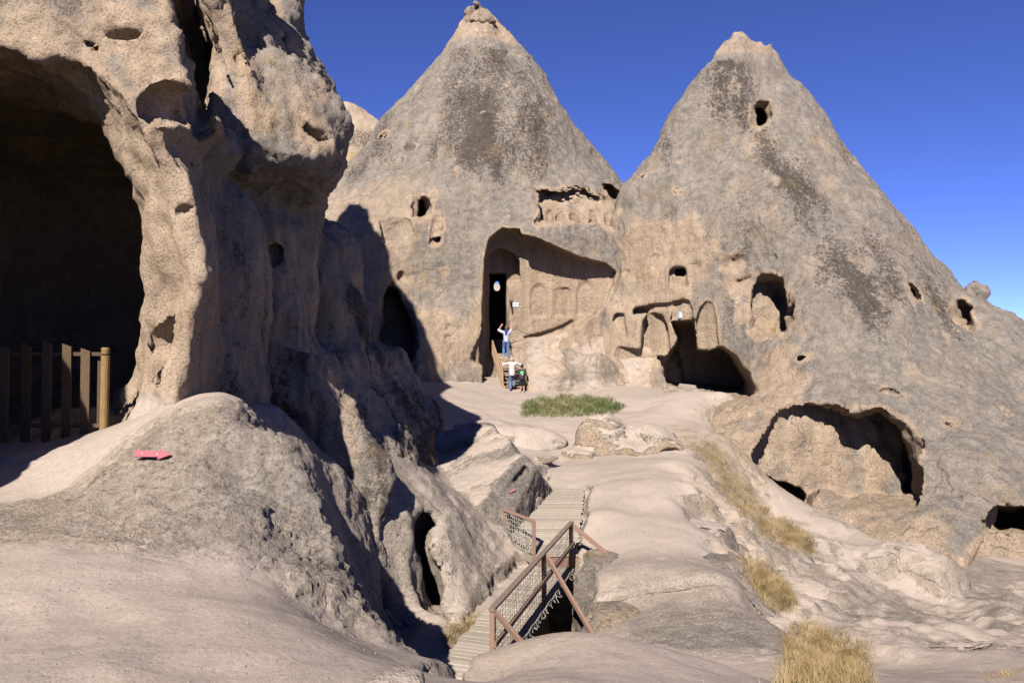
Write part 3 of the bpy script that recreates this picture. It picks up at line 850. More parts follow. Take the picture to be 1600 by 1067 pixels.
def cone2_holes(P):
    Pw = warp(P, 0.09, 2.6)
    c = cave_big(warp(P, 0.16, 4.5))
    c = np.minimum(c, prism(Pw, [(1171,168),(1178,161),(1198,161),(1200,180),(1196,195),(1186,203),(1177,199),(1173,182)], 41, 34, 45, 0.08))
    c = np.minimum(c, prism(Pw, [(1170,520),(1171,450),(1180,436),(1204,430),(1222,434),(1231,452),(1236,500),(1228,520),(1205,527)], 35.4, 26, 36.8, 0.2, yslope=0.30, zref=1.5, xslope=0.12, xref=12))
    c = np.minimum(c, prism(Pw, [(1112,470),(1114,440),(1140,432),(1174,432),(1172,500),(1140,505)], 36.4, 26, 36.5, 0.1, yslope=0.45, zref=2.0, xslope=-0.35, xref=10.8))
    c = np.minimum(c, ellipsoid(Pw, W(1240, 488, 34.2), (0.45, 0.6, 0.22)))
    c = np.minimum(c, prism(Pw, [(1540,834),(1543,800),(1556,788),(1610,788),(1640,820),(1640,834)], 24, 16, 27.6, 0.12))
    c = np.minimum(c, prism(Pw, [(1512,938),(1522,850),(1540,832),(1700,826),(1700,944),(1560,946)], 23, 14, 23.4, 0.15, yslope=0.45, zref=-7.0))
    c = np.minimum(c, prism(Pw, [(1492,934),(1500,912),(1514,905),(1520,936)], 21.5, 14, 25, 0.08))
    c = np.minimum(c, prism(Pw, [(1436,930),(1442,880),(1462,868),(1500,880),(1512,905),(1490,945)], 21.6, 12, 21.9, 0.2, yslope=0.55, zref=-7))
    c = np.minimum(c, prism(Pw, [(1494,500),(1493,470),(1502,466),(1520,480),(1526,506),(1516,512)], 34.5, 28, 36.2, 0.08))
    c = np.minimum(c, prism(Pw, [(1412,440),(1420,437),(1430,452),(1434,468),(1427,470),(1418,450)], 35.2, 30, 36.0, 0.05))
    c = np.minimum(c, ellipsoid(Pw, W(1470, 797, 24.1), (0.5, 0.35, 0.14)))
    for px, py, D, r in ((1422,836,23.3,.12),(1389,908,21.5,.13),(1045,218,42.2,.28),(1013,284,41.6,.4),(1066,298,40,.3),(1140,408,36.6,.55),(1300,520,31,.25),(1330,545,30.4,.3),(1350,470,33.2,.3),(1480,660,27.8,.2),(1540,640,29,.25),(1395,612,28.9,.25),(1260,560,31.4,.3),(1180,380,36,.2)):
        c = np.minimum(c, ellipsoid(Pw, W(px, py, D), (r * 1.3, r, r * 0.8)))
    return c
def cone2(P):
    d = cone2_base(P)
    d = smin(d, ellipsoid(warp(P, 0.2, 3.0), W(1532, 458, 37.4), (0.60, 0.6, 0.70)), 0.45)
    return carve_from(d, P, lambda q: np.minimum(facade2(warp(q, 0.028, 2.0)), cone2_holes(warp(q, 0.05, 1.6))), 0.045)
def cone2_attrs(V, N):
    cv = np.minimum(facade2(V), cone2_holes(V))
    carve = np.maximum(1 - sstep(0.09, 0.24, cv), 0.7 * pits(V))
    x, y, z = V.T
    n = noise(V, 8, 2)
    fx = (x - 5.3) + (y - 39.0) * 0.25
    front = (1 - sstep(3.4, 4.6, fx + 0.5 * n)) * (1 - sstep(5.4, 7.0, z + 0.6 * n - 0.25 * (10 - x)))
    carve = np.maximum(carve, front * (1 - 0.55 * sstep(0.7, 1.3, noise(V, 4, 1))))
    carve = np.maximum(carve, 0.45 * sstep(0.9, 1.9, noise(V, 4.5, 0)))
    carve = np.maximum(carve, sstep(16.2, 16.8, z) * 0.6)
    dust = 0.0 * z
    low = (1 - sstep(-6.8, -5.2, z + 0.5 * n))
    dust = np.maximum(dust, low * np.clip(0.15 + 0.35 * noise(V, 6, 1), 0, 0.7))
    st = noise(np.stack([x * 1.0, y * 0.5, z * 0.12], 1), 10, 3)
    mid = np.exp(-((x - 13.9 + 0.19 * (z - 10.6)) / 1.7) ** 2)
    up = sstep(-0.5, 2.5, z + 1.5 * st) * (1 - sstep(15.8, 16.5, z))
    lich = up * np.clip(0.72 * mid + 0.30 * st + 0.14 + 0.25 * sstep(9, 14, z) * (x < 14), 0, 0.95)
    return {'carve': carve, 'dust': dust, 'lichen': lich * (1 - carve), 'ochre': 0.4 * sstep(1.3, 1.8, noise(V, 3, 1))}
cone_right = rock('rock_cone', cone2, axis_steps([(4.5, 0.10), (15, 0.14), (22, 0.3), 32]), axis_steps([(17, 0.3), (19.5, 0.12), (40, 0.15), (46, 0.5), 56]),
     axis_steps([(-9.5, 0.12), (6.5, 0.15), 19]), M_FAR, cone2_detail, cone2_attrs, safety=2.0)
tag(cone_right, 'big grey tuff cone on the right with a wide cave and a small carved front', 'rock formation', 'rock cones')

# ------------------------------------------------------------------ small cone far behind, between the cliff and the middle cone
star3 = Star((-14.6, 64.0), [W(*p) for p in [(556,172,63),(575,192,62.5),(592,212,62),(620,250,61),(540,190,60),(545,250,56),(545,300,53),(600,262,58)]],
             [(t, z, r) for t in (0.6, 1.6, 2.6, 3.14) for z, r in ((19, 2.0), (12, 6.5), (4, 11))] + [(-2.3, 19, 2.0), (-2.3, 12, 6), (-1.57, 20.6, 1.4)], z0=-8, z1=22)
def cone3_attrs(V, N):
    b = sstep(13.0, 13.4, V[:, 2]) * (1 - sstep(14.2, 14.8, V[:, 2]))
    lich = sstep(15.0, 15.8, V[:, 2]) * (1 - sstep(17.0, 17.8, V[:, 2])) * 0.7
    return {'carve': 0.75 + 0 * b, 'dust': 0.3 + 0 * b, 'lichen': lich, 'ochre': b}
cone_far = rock('rock_cone', lambda P: np.maximum(star3(warp(P, 0.25, 8)), P[:, 2] - 20.2), axis_steps([(-24, 0.3), (-3, 0.6), 2]), axis_steps([(50, 0.25), (65, 0.8), 76]), axis_steps([(-5, 0.6), (8, 0.25), 21.5]), M_FAR, cone_detail, cone3_attrs, safety=2)
tag(cone_far, 'small distant tuff cone peeping out between the shaded cliff and the middle cone', 'rock formation', 'rock cones')

# ------------------------------------------------------------------ left cliff with the cave
XR_Y = np.array([8.5, 9.4, 10.4, 11.4, 12.6, 13.2, 14.2, 15.4, 16.3, 16.9, 17.8, 18.8, 19.8, 20.8, 22, 25, 30])
XR_X = np.array([-4.2, -4.08, -4.15, -4.45, -4.7, -4.8, -4.75, -4.6, -4.8, -5.2, -5.0, -4.8, -4.8, -5.4, -6.6, -8.0, -10])
starB = Star((-14.6, 20.5), [W(*p) for p in [
    (450,0,16.4),(480,58,15.8),(520,120,15.0),(556,182,14.3),(541,215,14.1),(531,255,14.1),(520,300,14.6),(505,350,15.2),
    (338,-240,18.6),(228,-450,18.8),(116,-653,19.2),(20,-830,19.5),
    (400,100,12.9),(350,20,12.9),(395,235,12.1),(440,255,12.5),(470,262,12.8),(500,245,13.2),(530,215,13.8),(440,150,13.0),(490,160,13.5),(400,0,14.0),(440,60,14.0),
    (502,90,15.2),(538,192,15.4),(518,225,15.4),(506,265,15.6),(496,300,16.2),(300,100,13.4),(300,-60,14.2),(200,100,12.8),(100,-200,15),(420,290,13.2),(470,310,14.0),(400,330,13.4),
]], [(t, z, r * f) for t, f in ((-0.1, 0.80), (0.25, 0.70), (0.8, 0.72), (1.6, 0.9), (2.3, 1), (3.0, 1), (-2.6, 1)) for z, r in ((25, 0.8), (20, 3.4), (13, 7.0), (7, 9.6), (3, 10.6), (-2, 11.5))], a=6.0, z0=-4, z1=26, c=0.3)
def cliff_cave(P):
    Pw = warp(P, 0.10, 2.4)
    c = prism(Pw, [(-500,60),(-100,105),(0,96),(60,102),(100,118),(142,150),(184,200),(212,248),(242,310),(254,380),(254,450),(248,520),(238,590),(228,640),(190,700),(-500,720)], 9.6, 7.0, 11.4, 0.15)
    c = smin(c, ellipsoid(Pw, (-9.0, 13.6, 1.0), (4.5, 4.0, 3.3)), 0.3)
    return c
def on_cliff(px, py, into=0.0):
    """point on (or a little inside) the uncut cliff face at a photo pixel"""
    return W(px, py, depth_of(lambda q: np.maximum(cliff_base(q), -cliff_cave(q)), px, py, 8.0, 16.0) + into)
CUTS = []
def make_cliff_cuts():
    E = lambda px, py, r, into=0.05: CUTS.append(('e', on_cliff(px, py, into), r))
    # hollow under the brow, niches in the pillar, scars in the brow and the upper face
    E(264, 168, (0.36, 0.45, 0.28), 0.15); E(256, 528, (0.40, 0.42, 0.30), 0.12); E(243, 593, (0.05, 0.15, 0.07)); E(278, 329, (0.12, 0.14, 0.07))
    E(190, 60, (0.30, 0.20, 0.09)); E(429, 395, (0.13, 0.35, 0.24)); E(496, 211, (0.24, 0.25, 0.08)); E(395, 100, (0.07, 0.12, 0.12)); E(372, 92, (0.05, 0.10, 0.05)); E(60, 160, (0.3, 0.1, 0.1))
    for a, b, r in (((40, 35), (82, 62), 0.06), ((165, 18), (205, 40), 0.05), ((205, 95), (235, 130), 0.04), ((270, 250), (310, 262), 0.03), ((352, 5), (408, 190), 0.09), ((420, 5), (478, 215), 0.09), ((250, 385), (285, 400), 0.025), ((455, 60), (500, 150), 0.05), ((110, 60), (140, 85), 0.05)):
        CUTS.append(('c', on_cliff(*a), on_cliff(*b), r))
def cliff_cuts(P):
    Pw = warp(P, 0.05, 1.6)
    c = prism(Pw, [(262,-80),(262,0),(280,70),(296,130),(302,190),(312,212),(330,200),(342,150),(335,80),(318,0),(305,-80)], 10.6, 8.2, 15.0, 0.12)
    for k in CUTS:
        c = np.minimum(c, ellipsoid(Pw, k[1], k[2]) if k[0] == 'e' else capsule(Pw, k[1], k[2], k[3], k[3] * 0.6))
    return c
def cliff_base(P):
    Pw = warp(P, 0.13, 3.4)
    x, y, z = Pw.T
    xr = np.interp(y, XR_Y, XR_X).astype(np.float32) - 0.06 * np.maximum(z - 0.3, 0) - 0.05 * np.minimum(z + 0.3, 0)
    top = np.interp(y, [9, 9.8, 10.6, 11.2, 12.0, 13.0, 13.8, 14.8, 16, 16.8, 17.6, 19, 21], [2.75, 2.55, 2.1, 2.7, 2.75, 2.4, 2.8, 2.75, 2.4, 2.2, 2.9, 2.8, 2.0]).astype(np.float32) - 0.75 * (x + 4.5)
    yf = 9.35 + 0.06 * np.maximum(z - 1, 0) + 0.5 * np.minimum(z + 0.15, 0)
    d = smax(x - xr - 0.10 * np.sin(y * 3.1 + 0.5 * z) * sstep(10, 11, y), (z - top) * 0.75, 0.4)
    # three fluted buttresses, one behind the other
    for (bx, by, br, bt) in ((-4.95, 11.7, 1.08, 1.75), (-4.80, 14.5, 1.10, 1.9), (-4.95, 17.9, 1.56, 1.7)):
        d = smin(d, capsule(Pw * np.array([1, 0.85, 1], np.float32), (bx, by * 0.85, -3.5), (bx - 0.1, by * 0.85, bt), br * 1.06, br), 0.10)
    apron = smax(np.maximum((x + 3.45 + 0.5 * (z + 0.6)) * 0.89, x + 2.5 - 0.06 * (y - 12)), np.maximum(z + 0.15, np.maximum(13.2 - y, y - 24)), 0.3)
    d = smin(d, apron, 0.25)
    d = smax(d, yf - y, 0.10)
    d = np.maximum(d, y - 27)
    # brow over the cave, left of the slit
    xa = -4.40 - 0.16 * np.maximum(z - 3.0, 0) + 0.35 * np.exp(-((z - 3.15) / 0.35) ** 2)
    brow = smax(smax(x - xa, (9.32 + 0.14 * np.maximum(z - 2.6, 0)) - y, 0.3), np.maximum(np.maximum(y - 11.4, 2.2 - z), (z - 4.95 + 0.30 * (x + 4.6)) * 0.9), 0.2)
    d = smin(d, brow, 0.12)
    # thin rib right of the slit and the overhanging upper cone
    d = smin(d, smin(starB(Pw), prism(Pw, [(300,-160),(345,-160),(372,60),(398,170),(404,262),(386,266),(362,205),(340,120),(322,0)], 12.4, 12.2, 15, 0.12, axx=-0.36), 0.15), 0.15)
    # outcrops beside the camera, left of the view
    d = smin(d, ellipsoid(Pw, (-9.35, 5.0, 0.3), (2.95, 2.2, 5.0)), 0.8)
    d = smin(d, ellipsoid(Pw, (-11.5, 9.0, 2.5), (4.0, 3.5, 6.0)), 0.8)
    return d
def cliff(P):
    return carve_from(cliff_base(P), P, lambda q: np.minimum(cliff_cave(q), cliff_cuts(q)), 0.05)
def cliff_detail(V, N):
    near = 1 - sstep(12, 18, V[:, 1])
    up = sstep(2.0, 3.2, V[:, 2])
    r = 0.35 + 0.65 * np.maximum(up, 1 - sstep(-1.0, -0.3, V[:, 2]) if False else np.where(V[:, 1] > 10.8, 1 - sstep(-1.2, -0.2, V[:, 2]), 0))
    big = sstep(2.2, 3.2, V[:, 2])
    return (0.03 + 0.015 * big) * (0.7 - np.abs(noise(V, 3.0, 0))) + sstep(10.8, 11.5, V[:, 1]) * (1 - big) * 0.05 * (0.6 - np.abs(noise(V, 2.2, 3, (1, 1, 2.5)))) + r * (0.026 * noise(V, 1.7, 1) + 0.012 * noise(V, 0.9, 4)) - 0.03 * r * sstep(1.2, 1.8, noise(V, 1.4, 2)) + 0.02 * noise(V, 3.3, 2) + rill(V, N, 1.8, 0.022, 3, 3)
def cliff_attrs(V, N):
    x, y, z = V.T
    cv = np.minimum(cliff_cave(V), cliff_cuts(V))
    n = noise(V, 4.0, 2)
    n2 = noise(V, 2.5, 1, (1, 1, 2.5))
    carve = 1 - sstep(0.05, 0.4, cv)
    carve = np.maximum(carve, (1 - sstep(1.6, 3.0, z + 0.7 * n)) * (1 - sstep(10.2, 10.8, y)))
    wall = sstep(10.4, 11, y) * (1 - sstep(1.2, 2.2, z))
    carve = np.maximum(carve, wall * np.clip(0.62 + 0.42 * n2, 0, 1) * sstep(-1.6, -0.2, z + 0.5 * n2))
    carve = np.maximum(carve, 0.62 * sstep(-4.4, -5.4, x) * (y < 11.5) * (0.7 + 0.3 * n))
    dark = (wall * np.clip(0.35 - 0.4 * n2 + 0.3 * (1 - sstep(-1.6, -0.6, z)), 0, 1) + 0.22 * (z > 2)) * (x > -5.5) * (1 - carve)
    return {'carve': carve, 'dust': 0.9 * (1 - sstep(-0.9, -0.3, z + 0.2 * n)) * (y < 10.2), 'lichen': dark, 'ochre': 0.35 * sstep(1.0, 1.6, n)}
make_cliff_cuts()
cliff_o = rock('rock_cliff', cliff, axis_steps([(-17, 0.4), (-7.6, 0.057), (-1.3)]), axis_steps([(2, 0.35), (8.8, 0.05), (12.6, 0.075), (20, 0.3), 28]),
     axis_steps([(-5.2, 0.09), (-2.6, 0.07), (6.0, 0.11), (9, 0.5), 26]), M_NEAR, cliff_detail, cliff_attrs, safety=2.0)
tag(cliff_o, 'towering tuff cliff on the left with a dark cave mouth and shaded fluted side', 'rock formation')
#@@BOULDERS
# ------------------------------------------------------------------ separate rocks between the walkway and the terrace
def rock_box(name, f, lo, hi, step, mat, detail, attrs, label, group=None):
    o = rock(name, f, axis_steps([(lo[0], step), hi[0]]), axis_steps([(lo[1], step), hi[1]]), axis_steps([(lo[2], step), hi[2]]), mat, detail, attrs, safety=2.0)
    return tag(o, label, 'rock', group)

# wedge with the small arrow
A_, B_, C_ = W(816,707,19.1), W(748,806,16.7), W(878,774,18.5)
L_ = W(668,698,21.6)
def wedge(P):
    Pw = warp(P, 0.025, 1.6)
    ins = (A_ + B_ + C_) / 3 + np.array([-0.6, 1.0, -0.9])
    d = plane3(Pw, A_, B_ + np.array([0.0, -0.05, -0.2]), C_, ins)
    d = smax(d, plane3(Pw, A_, B_ + np.array([-0.15, 0, 0.05]), L_, ins), 0.04)
    d = smax(d, plane3(Pw, A_, C_, A_ + np.array([-0.2, 2.0, -0.2]), ins), 0.06)
    d = smax(d, plane3(Pw, B_, B_ + np.array([0.3, 0, -1]), L_ + np.array([0, 0, -1.5]), ins), 0.25)
    d = smax(d, np.maximum(Pw[:, 1] - 22.6, -6.5 - Pw[:, 2]), 0.2)
    # undercut lip along the ridge
    d = smax(d, -deck_cut(P), 0.04)
    return smax(d, -capsule(Pw, A_ + np.array([0.05, -0.30, -0.42]), B_ + np.array([0.22, -0.25, -0.02]), 0.12, 0.16), 0.05)
def wedge_attrs(V, N):
    ins = (A_ + B_ + C_) / 3 + np.array([-0.6, 1.0, -0.9])
    face = plane3(V, A_, B_ + np.array([0.0, -0.05, -0.2]), C_, ins)
    topd = plane3(V, A_, B_ + np.array([-0.15, 0, 0.05]), L_, ins)
    up = sstep(-0.10, 0.02, topd) * (1 - sstep(-0.12, -0.02, face) * (1 - sstep(-0.1, 0.0, topd)))
    return {'dust': up, 'carve': 0.2 + 0 * up, 'lichen': 0.15 * (1 - up), 'ochre': 0 * up}
rock_box('boulder', wedge, (-3.2, 15.4, -6.0), (1.7, 22.8, -2.5), 0.06, M_FAR, lambda V, N: 0.018 * noise(V, 1.5, 1) + 0.006 * noise(V, 0.6, 4), wedge_attrs,
         'wedge shaped boulder with pale top and grey face bearing a small red arrow')

# long rock to the right of the walkway, steep towards the grassy gully
E_ = [W(1100,722,22.2), W(1118,765,20.2), W(1150,850,16.4), W(1200,925,13.8), W(1240,990,11.8)]
def right_rock(P):
    Pw = warp(P, 0.10, 2.6)
    ins = np.array([2.6, 15.5, -6.0])
    d = plane3(Pw, W(930,758,19.5), W(1085,728,22.0), W(1000,880,14.8), ins)
    d = smax(d, plane3(Pw, W(950,880,14.8), W(1150,868,15.2), W(1050,1010,10.4), ins), 0.5)
    d = smax(d, plane3(Pw, E_[0], E_[2], E_[2] + np.array([0.55, 0, -1.0]), ins), 0.30)
    d = smax(d, plane3(Pw, E_[2], E_[4], E_[3] + np.array([0.55, 0.2, -1.0]), ins), 0.35)
    d = smax(d, plane3(Pw, W(902,800,17.0), W(935,752,20.0), W(902,800,17.0) + np.array([0.06, 0, -1]), ins), 0.12)
    d = smax(d, plane3(Pw, W(902,800,17.0), W(905,905,13.6), W(902,860,15) + np.array([0.04, 0, -1]), ins), 0.15)
    d = smax(d, np.maximum(Pw[:, 1] - 22.6, -7.5 - Pw[:, 2]), 0.3)
    c = ellipsoid(Pw, W(1128,778,19.2), (0.20, 0.35, 0.20))
    c = np.minimum(c, ellipsoid(Pw, W(1122,848,16.6), (0.17, 0.35, 0.15)))
    c = np.minimum(c, capsule(Pw, W(1078,860,15.6), W(1086,842,15.9), 0.05))
    for px, py, D in ((975,935,13.0),(985,955,12.6),(992,940,12.9),(968,950,12.7),(1004,962,12.3),(1075,905,13.6),(1012,978,11.9),(1030,905,13.8),(1080,950,12.4)):
        c = np.minimum(c, ellipsoid(Pw, W(px, py, D), (0.07, 0.08, 0.05)))
    return smax(smax(d, -c, 0.05), -deck_cut(P), 0.04)
def right_rock_attrs(V, N):
    up = sstep(0.80, 0.95, N[:, 2]) * sstep(15.0, 17.3, V[:, 1] + 0.6 * noise(V, 3, 1))
    n = noise(V, 3, 2)
    return {'dust': up, 'carve': 0.25 + 0.4 * sstep(0.4, 1.2, n), 'lichen': 0.3 * (1 - up), 'ochre': 0.12 * sstep(0.8, 1.4, n) * (1 - up)}
rock_box('boulder', right_rock, (0.9, 9.5, -7.0), (6.6, 22.8, -2.9), 0.065, M_FAR,
         lambda V, N: (0.020 * noise(V, 1.6, 1) + 0.008 * noise(V, 0.7, 4)) * (1 - 0.6 * sstep(0.85, 0.95, N[:, 2])), right_rock_attrs, 'long low rock right of the walkway with pale top and grey pitted side')

# knobs on the terrace edge
def knob(P):
    Pw = warp(P, 0.09, 1.8)
    d = ellipsoid(Pw, W(940,690,26.4), (0.95, 0.9, 0.98))
    d = smin(d, ellipsoid(Pw, W(975,705,26.2), (1.5, 1.0, 0.75)), 0.3)
    d = smin(d, ellipsoid(Pw, W(1030,700,26.0), (0.85, 0.9, 0.80)), 0.3)
    d = smin(d, ellipsoid(Pw, W(905,718,25.8), (0.6, 0.8, 0.5)), 0.3)
    c = ellipsoid(Pw, W(1043,708,25.1), (0.30, 0.55, 0.25))
    c = np.minimum(c, capsule(Pw, W(930,664,25.4), W(975,680,25.2), 0.09, 0.06))
    c = np.minimum(c, capsule(Pw, W(1018,668,25.3), W(1052,682,25.5), 0.07, 0.09))
    return smax(d, -c, 0.06)
rock_box('boulder', knob, (0.9, 24.0, -5.4), (7.4, 28.2, -2.0), 0.07, M_FAR, lambda V, N: 0.02 * noise(V, 1.4, 1) + 0.006 * noise(V, 0.6, 4),
         lambda V, N: {'dust': 0.85 * sstep(0.45, 0.75, N[:, 2]), 'carve': 0.75 - 0.55 * sstep(0.2, 0.9, noise(V, 2.5, 1)), 'lichen': 0.1 + 0 * N[:, 2], 'ochre': 0.2 * sstep(0.8, 1.4, noise(V, 2, 2))},
         'lumpy tan rock with a small round hollow in front of the green grass')
# low slab step at the terrace edge
def low_slab(P):
    Pw = warp(P, 0.10, 3.0)
    d = ellipsoid(Pw, W(760,690,27.5), (3.1, 2.6, 0.75))
    return smax(d, plane3(Pw, W(700,690,25.6), W(870,688,26.6), W(780,716,25.4), W(780,690,28)), 0.2)
rock_box('boulder', low_slab, (-4.6, 24.2, -5.0), (2.6, 30.6, -2.4), 0.09, M_FAR, lambda V, N: 0.02 * noise(V, 2, 1),
         lambda V, N: {'dust': sstep(0.3, 0.7, N[:, 2]), 'carve': 0.3 + 0 * N[:, 2], 'lichen': 0 * N[:, 2], 'ochre': 0 * N[:, 2]}, 'low rounded rock step below the stair on the pale terrace')
def broken_stone(P, c, r):
    return smax(ellipsoid(warp(P, 0.05, 0.8), c, r), P[:, 2] - (c[2] + r[2] * 0.6), 0.03)
for (px, py, D, r, lab) in ((853,716,23.6,(0.42, 0.30, 0.09),'thin flat slab of stone lying on the path below the rock step'),
                            (1075,614,36.2,(1.3, 0.7, 0.32),'flat tan ledge of stone below the dark doorway of the carved front'),
                            (618,1068,3.75,(0.17, 0.2, 0.11),'grey weathered stone poking out of the ground at the bottom edge')):
    c = W(px, py, D)
    st = max(0.02, min(r) / 4)
    rock_box('stone', lambda P, c=c, r=r: broken_stone(P, c, r), c - np.array(r) * 1.5, c + np.array(r) * 1.5, st, M_FAR, lambda V, N: 0.01 * noise(V, 0.8, 1),
             lambda V, N: {'dust': 0.7 * sstep(0.5, 0.8, N[:, 2]), 'carve': (0.5 if c[1] > 5 else 0.1) + 0 * N[:, 2], 'lichen': 0 * N[:, 2], 'ochre': 0 * N[:, 2]}, lab)

far_c = np.array([-2.2, 104.0, -4.0])
rock_far = rock('rock_cone', lambda P: ellipsoid(warp(P, 0.5, 9), far_c, (15, 9, 12.3)), axis_steps([(-18, 0.9), 14]), axis_steps([(93, 0.9), 114]), axis_steps([(-9.5, 0.7), 10]), M_FAR, None,
     lambda V, N: {'dust': 0.8 + 0 * N[:, 2], 'carve': 0.5 + 0 * N[:, 2], 'lichen': 0 * N[:, 2], 'ochre': 0 * N[:, 2]})
tag(rock_far, 'pale far rock glimpsed through the egg shaped window behind the church doorway', 'rock formation', 'rock cones')
# ------------------------------------------------------------------ placing things on the rock
bpy.context.view_layer.update()
DG = bpy.context.evaluated_depsgraph_get()
def hit(px, py):
    """where the sight line through a photo pixel meets the rock"""
    d = Vector(((px - 800.0) / FPX, 1.0, (533.5 - py) / FPX)).normalized()
    ok, loc, nor, _, ob, _ = scene.ray_cast(DG, Vector((0, 0, 0)), d)
    return (loc, nor, ob.name) if ok else (None, None, None)
def drop(x, y, z=6.0):
    ok, loc, nor, _, ob, _ = scene.ray_cast(DG, Vector((x, y, z)), Vector((0, 0, -1)))
    return loc if ok else Vector((x, y, -3))

M_PLANK = plain_mat('weathered_plank', (0.27, 0.228, 0.180), (0.175, 0.150, 0.122), 9, 0.85, (1.5, 14, 14), bump=0.006)
M_PAINT = plain_mat('brown_painted_timber', (0.185, 0.112, 0.082), (0.13, 0.082, 0.062), 14, 0.75, (3, 3, 12))
M_RAILTOP = plain_mat('worn_grey_timber', (0.156, 0.113, 0.086), (0.109, 0.082, 0.066), 10, 0.8, (2, 2, 10))
M_FENCE = plain_mat('old_fence_wood', (0.075, 0.050, 0.029), (0.045, 0.031, 0.018), 8, 0.9, (9, 9, 1.2), bump=0.004)
M_POST = plain_mat('golden_post_wood', (0.234, 0.148, 0.058), (0.133, 0.082, 0.035), 8, 0.7, (12, 12, 1.0), bump=0.004)
M_ROPE = plain_mat('white_net_cord', (0.26, 0.235, 0.205), (0.18, 0.165, 0.145), 20, 0.9)
M_WIRE = plain_mat('rusty_wire', (0.078, 0.066, 0.058), (0.055, 0.047, 0.043), 20, 0.7)
M_RED = plain_mat('red_sign_paint', (0.205, 0.046, 0.058), (0.165, 0.040, 0.050), 30, 0.6)
M_STEEL = plain_mat('screw_steel', (0.351, 0.335, 0.328), (0.296, 0.289, 0.281), 20, 0.4, spec=0.5)
M_WHITE = plain_mat('white_sign_board', (0.390, 0.382, 0.374), (0.359, 0.359, 0.359), 20, 0.6)
M_PRINT = plain_mat('blue_grey_print', (0.156, 0.187, 0.265), (0.140, 0.172, 0.234), 20, 0.6)
M_LBLUE = plain_mat('pale_blue_sign_board', (0.187, 0.226, 0.296), (0.172, 0.211, 0.273), 20, 0.6)
M_STAIR = plain_mat('bare_stair_timber', (0.281, 0.183, 0.113), (0.211, 0.136, 0.086), 9, 0.85, (3, 3, 12))

# ------------------------------------------------------------------ timber walkway over the ravine
DZ = -4.82
ra = Vector((-0.277, 10.6, 0)); rb = Vector((1.25, 15.6, 0))
rt = (rb - ra).normalized(); rn = Vector((-rt.y, rt.x, 0))
walk = empty('boardwalk', (ra.x, ra.y, DZ))
tag(walk, 'lower timber walkway of narrow planks crossing the ravine beside the netted rail', 'walkway')
def child(mb, name, mat, root, **kw):
    o = mb.build(name, mat)
    o.parent = root
    o.matrix_parent_inverse = Matrix.Translation(root.location).inverted()
    return o
def plank_row(root, n, fn):
    for i in range(n):
        a, b, w, th = fn(i)
        m = MB(); c = (a + b) / 2
        d = b - a
        L = d.length
        m.beam(Vector((-L / 2, 0, 0)), Vector((L / 2, 0, 0)), w, th, bev=0.006)
        o = m.build('plank', M_PLANK)
        o.parent = root
        o.location = c - root.location
        o.rotation_euler = d.to_track_quat('X', 'Z').to_euler()
rp = random.Random(3)
def low_plank(i):
    s = -0.15 + i * 0.128
    a = ra + rt * s - rn * 0.06; b = ra + rt * s + rn * (0.92 + rp.uniform(-0.03, 0.03))
    z = DZ + rp.uniform(-0.006, 0.006)
    return Vector((a.x, a.y, z)), Vector((b.x, b.y, z + rp.uniform(-0.008, 0.008))), 0.118, 0.035
plank_row(walk, 43, low_plank)
for off in (0.12, 0.80):
    m = MB(); p = ra + rn * off; q = ra + rt * 5.3 + rn * off
    m.beam((p.x, p.y, DZ - 0.09), (q.x, q.y, DZ - 0.09), 0.07, 0.13); child(m, 'joist', M_PAINT, walk)
# first flight, turning to the left
walk0 = empty('boardwalk', (-1.2, 10.4, DZ - 0.03))
tag(walk0, 'short plank landing turning left at the near end of the walkway', 'walkway')
def turn_plank(i):
    s = i * 0.128
    c = Vector((-0.62, 10.93, 0)) + Vector((-0.93, -0.36, 0)) * s
    dv = Vector((0.36, -0.93, 0)) * 0.55
    z = DZ - 0.035 + rp.uniform(-0.005, 0.005)
    return Vector((c.x - dv.x, c.y - dv.y, z)), Vector((c.x + dv.x, c.y + dv.y, z)), 0.118, 0.035
plank_row(walk0, 11, turn_plank)
# upper deck
walk2 = empty('boardwalk', (0.9, 15.8, -4.6))
tag(walk2, 'upper timber walkway of pale planks climbing between the wedge boulder and the long rock', 'walkway')
def up_plank(i):
    y = 15.82 + i * 0.132
    u = (y - 15.8) / 4.4
    z = -4.6 + 0.54 * u + rp.uniform(-0.006, 0.006)
    xl = np.interp(y, [15.8, 16.9, 20.2], [0.50, -0.04, 1.17]) + rp.uniform(-0.02, 0.02)
    xr = np.interp(y, [15.8, 20.2], [1.40, 1.98]) + rp.uniform(-0.02, 0.02)
    return Vector((xl, y, z)), Vector((xr, y + 0.03, z)), 0.122, 0.035
plank_row(walk2, 34, up_plank)
m = MB(); m.beam((0.5, 15.80, -4.73), (1.45, 15.80, -4.73), 0.05, 0.2); child(m, 'edge_beam', M_PAINT, walk2)
m = MB(); m.beam((0.47, 15.84, -4.72), (-0.08, 16.92, -4.68), 0.05, 0.16); child(m, 'edge_beam', M_PLANK, walk2)

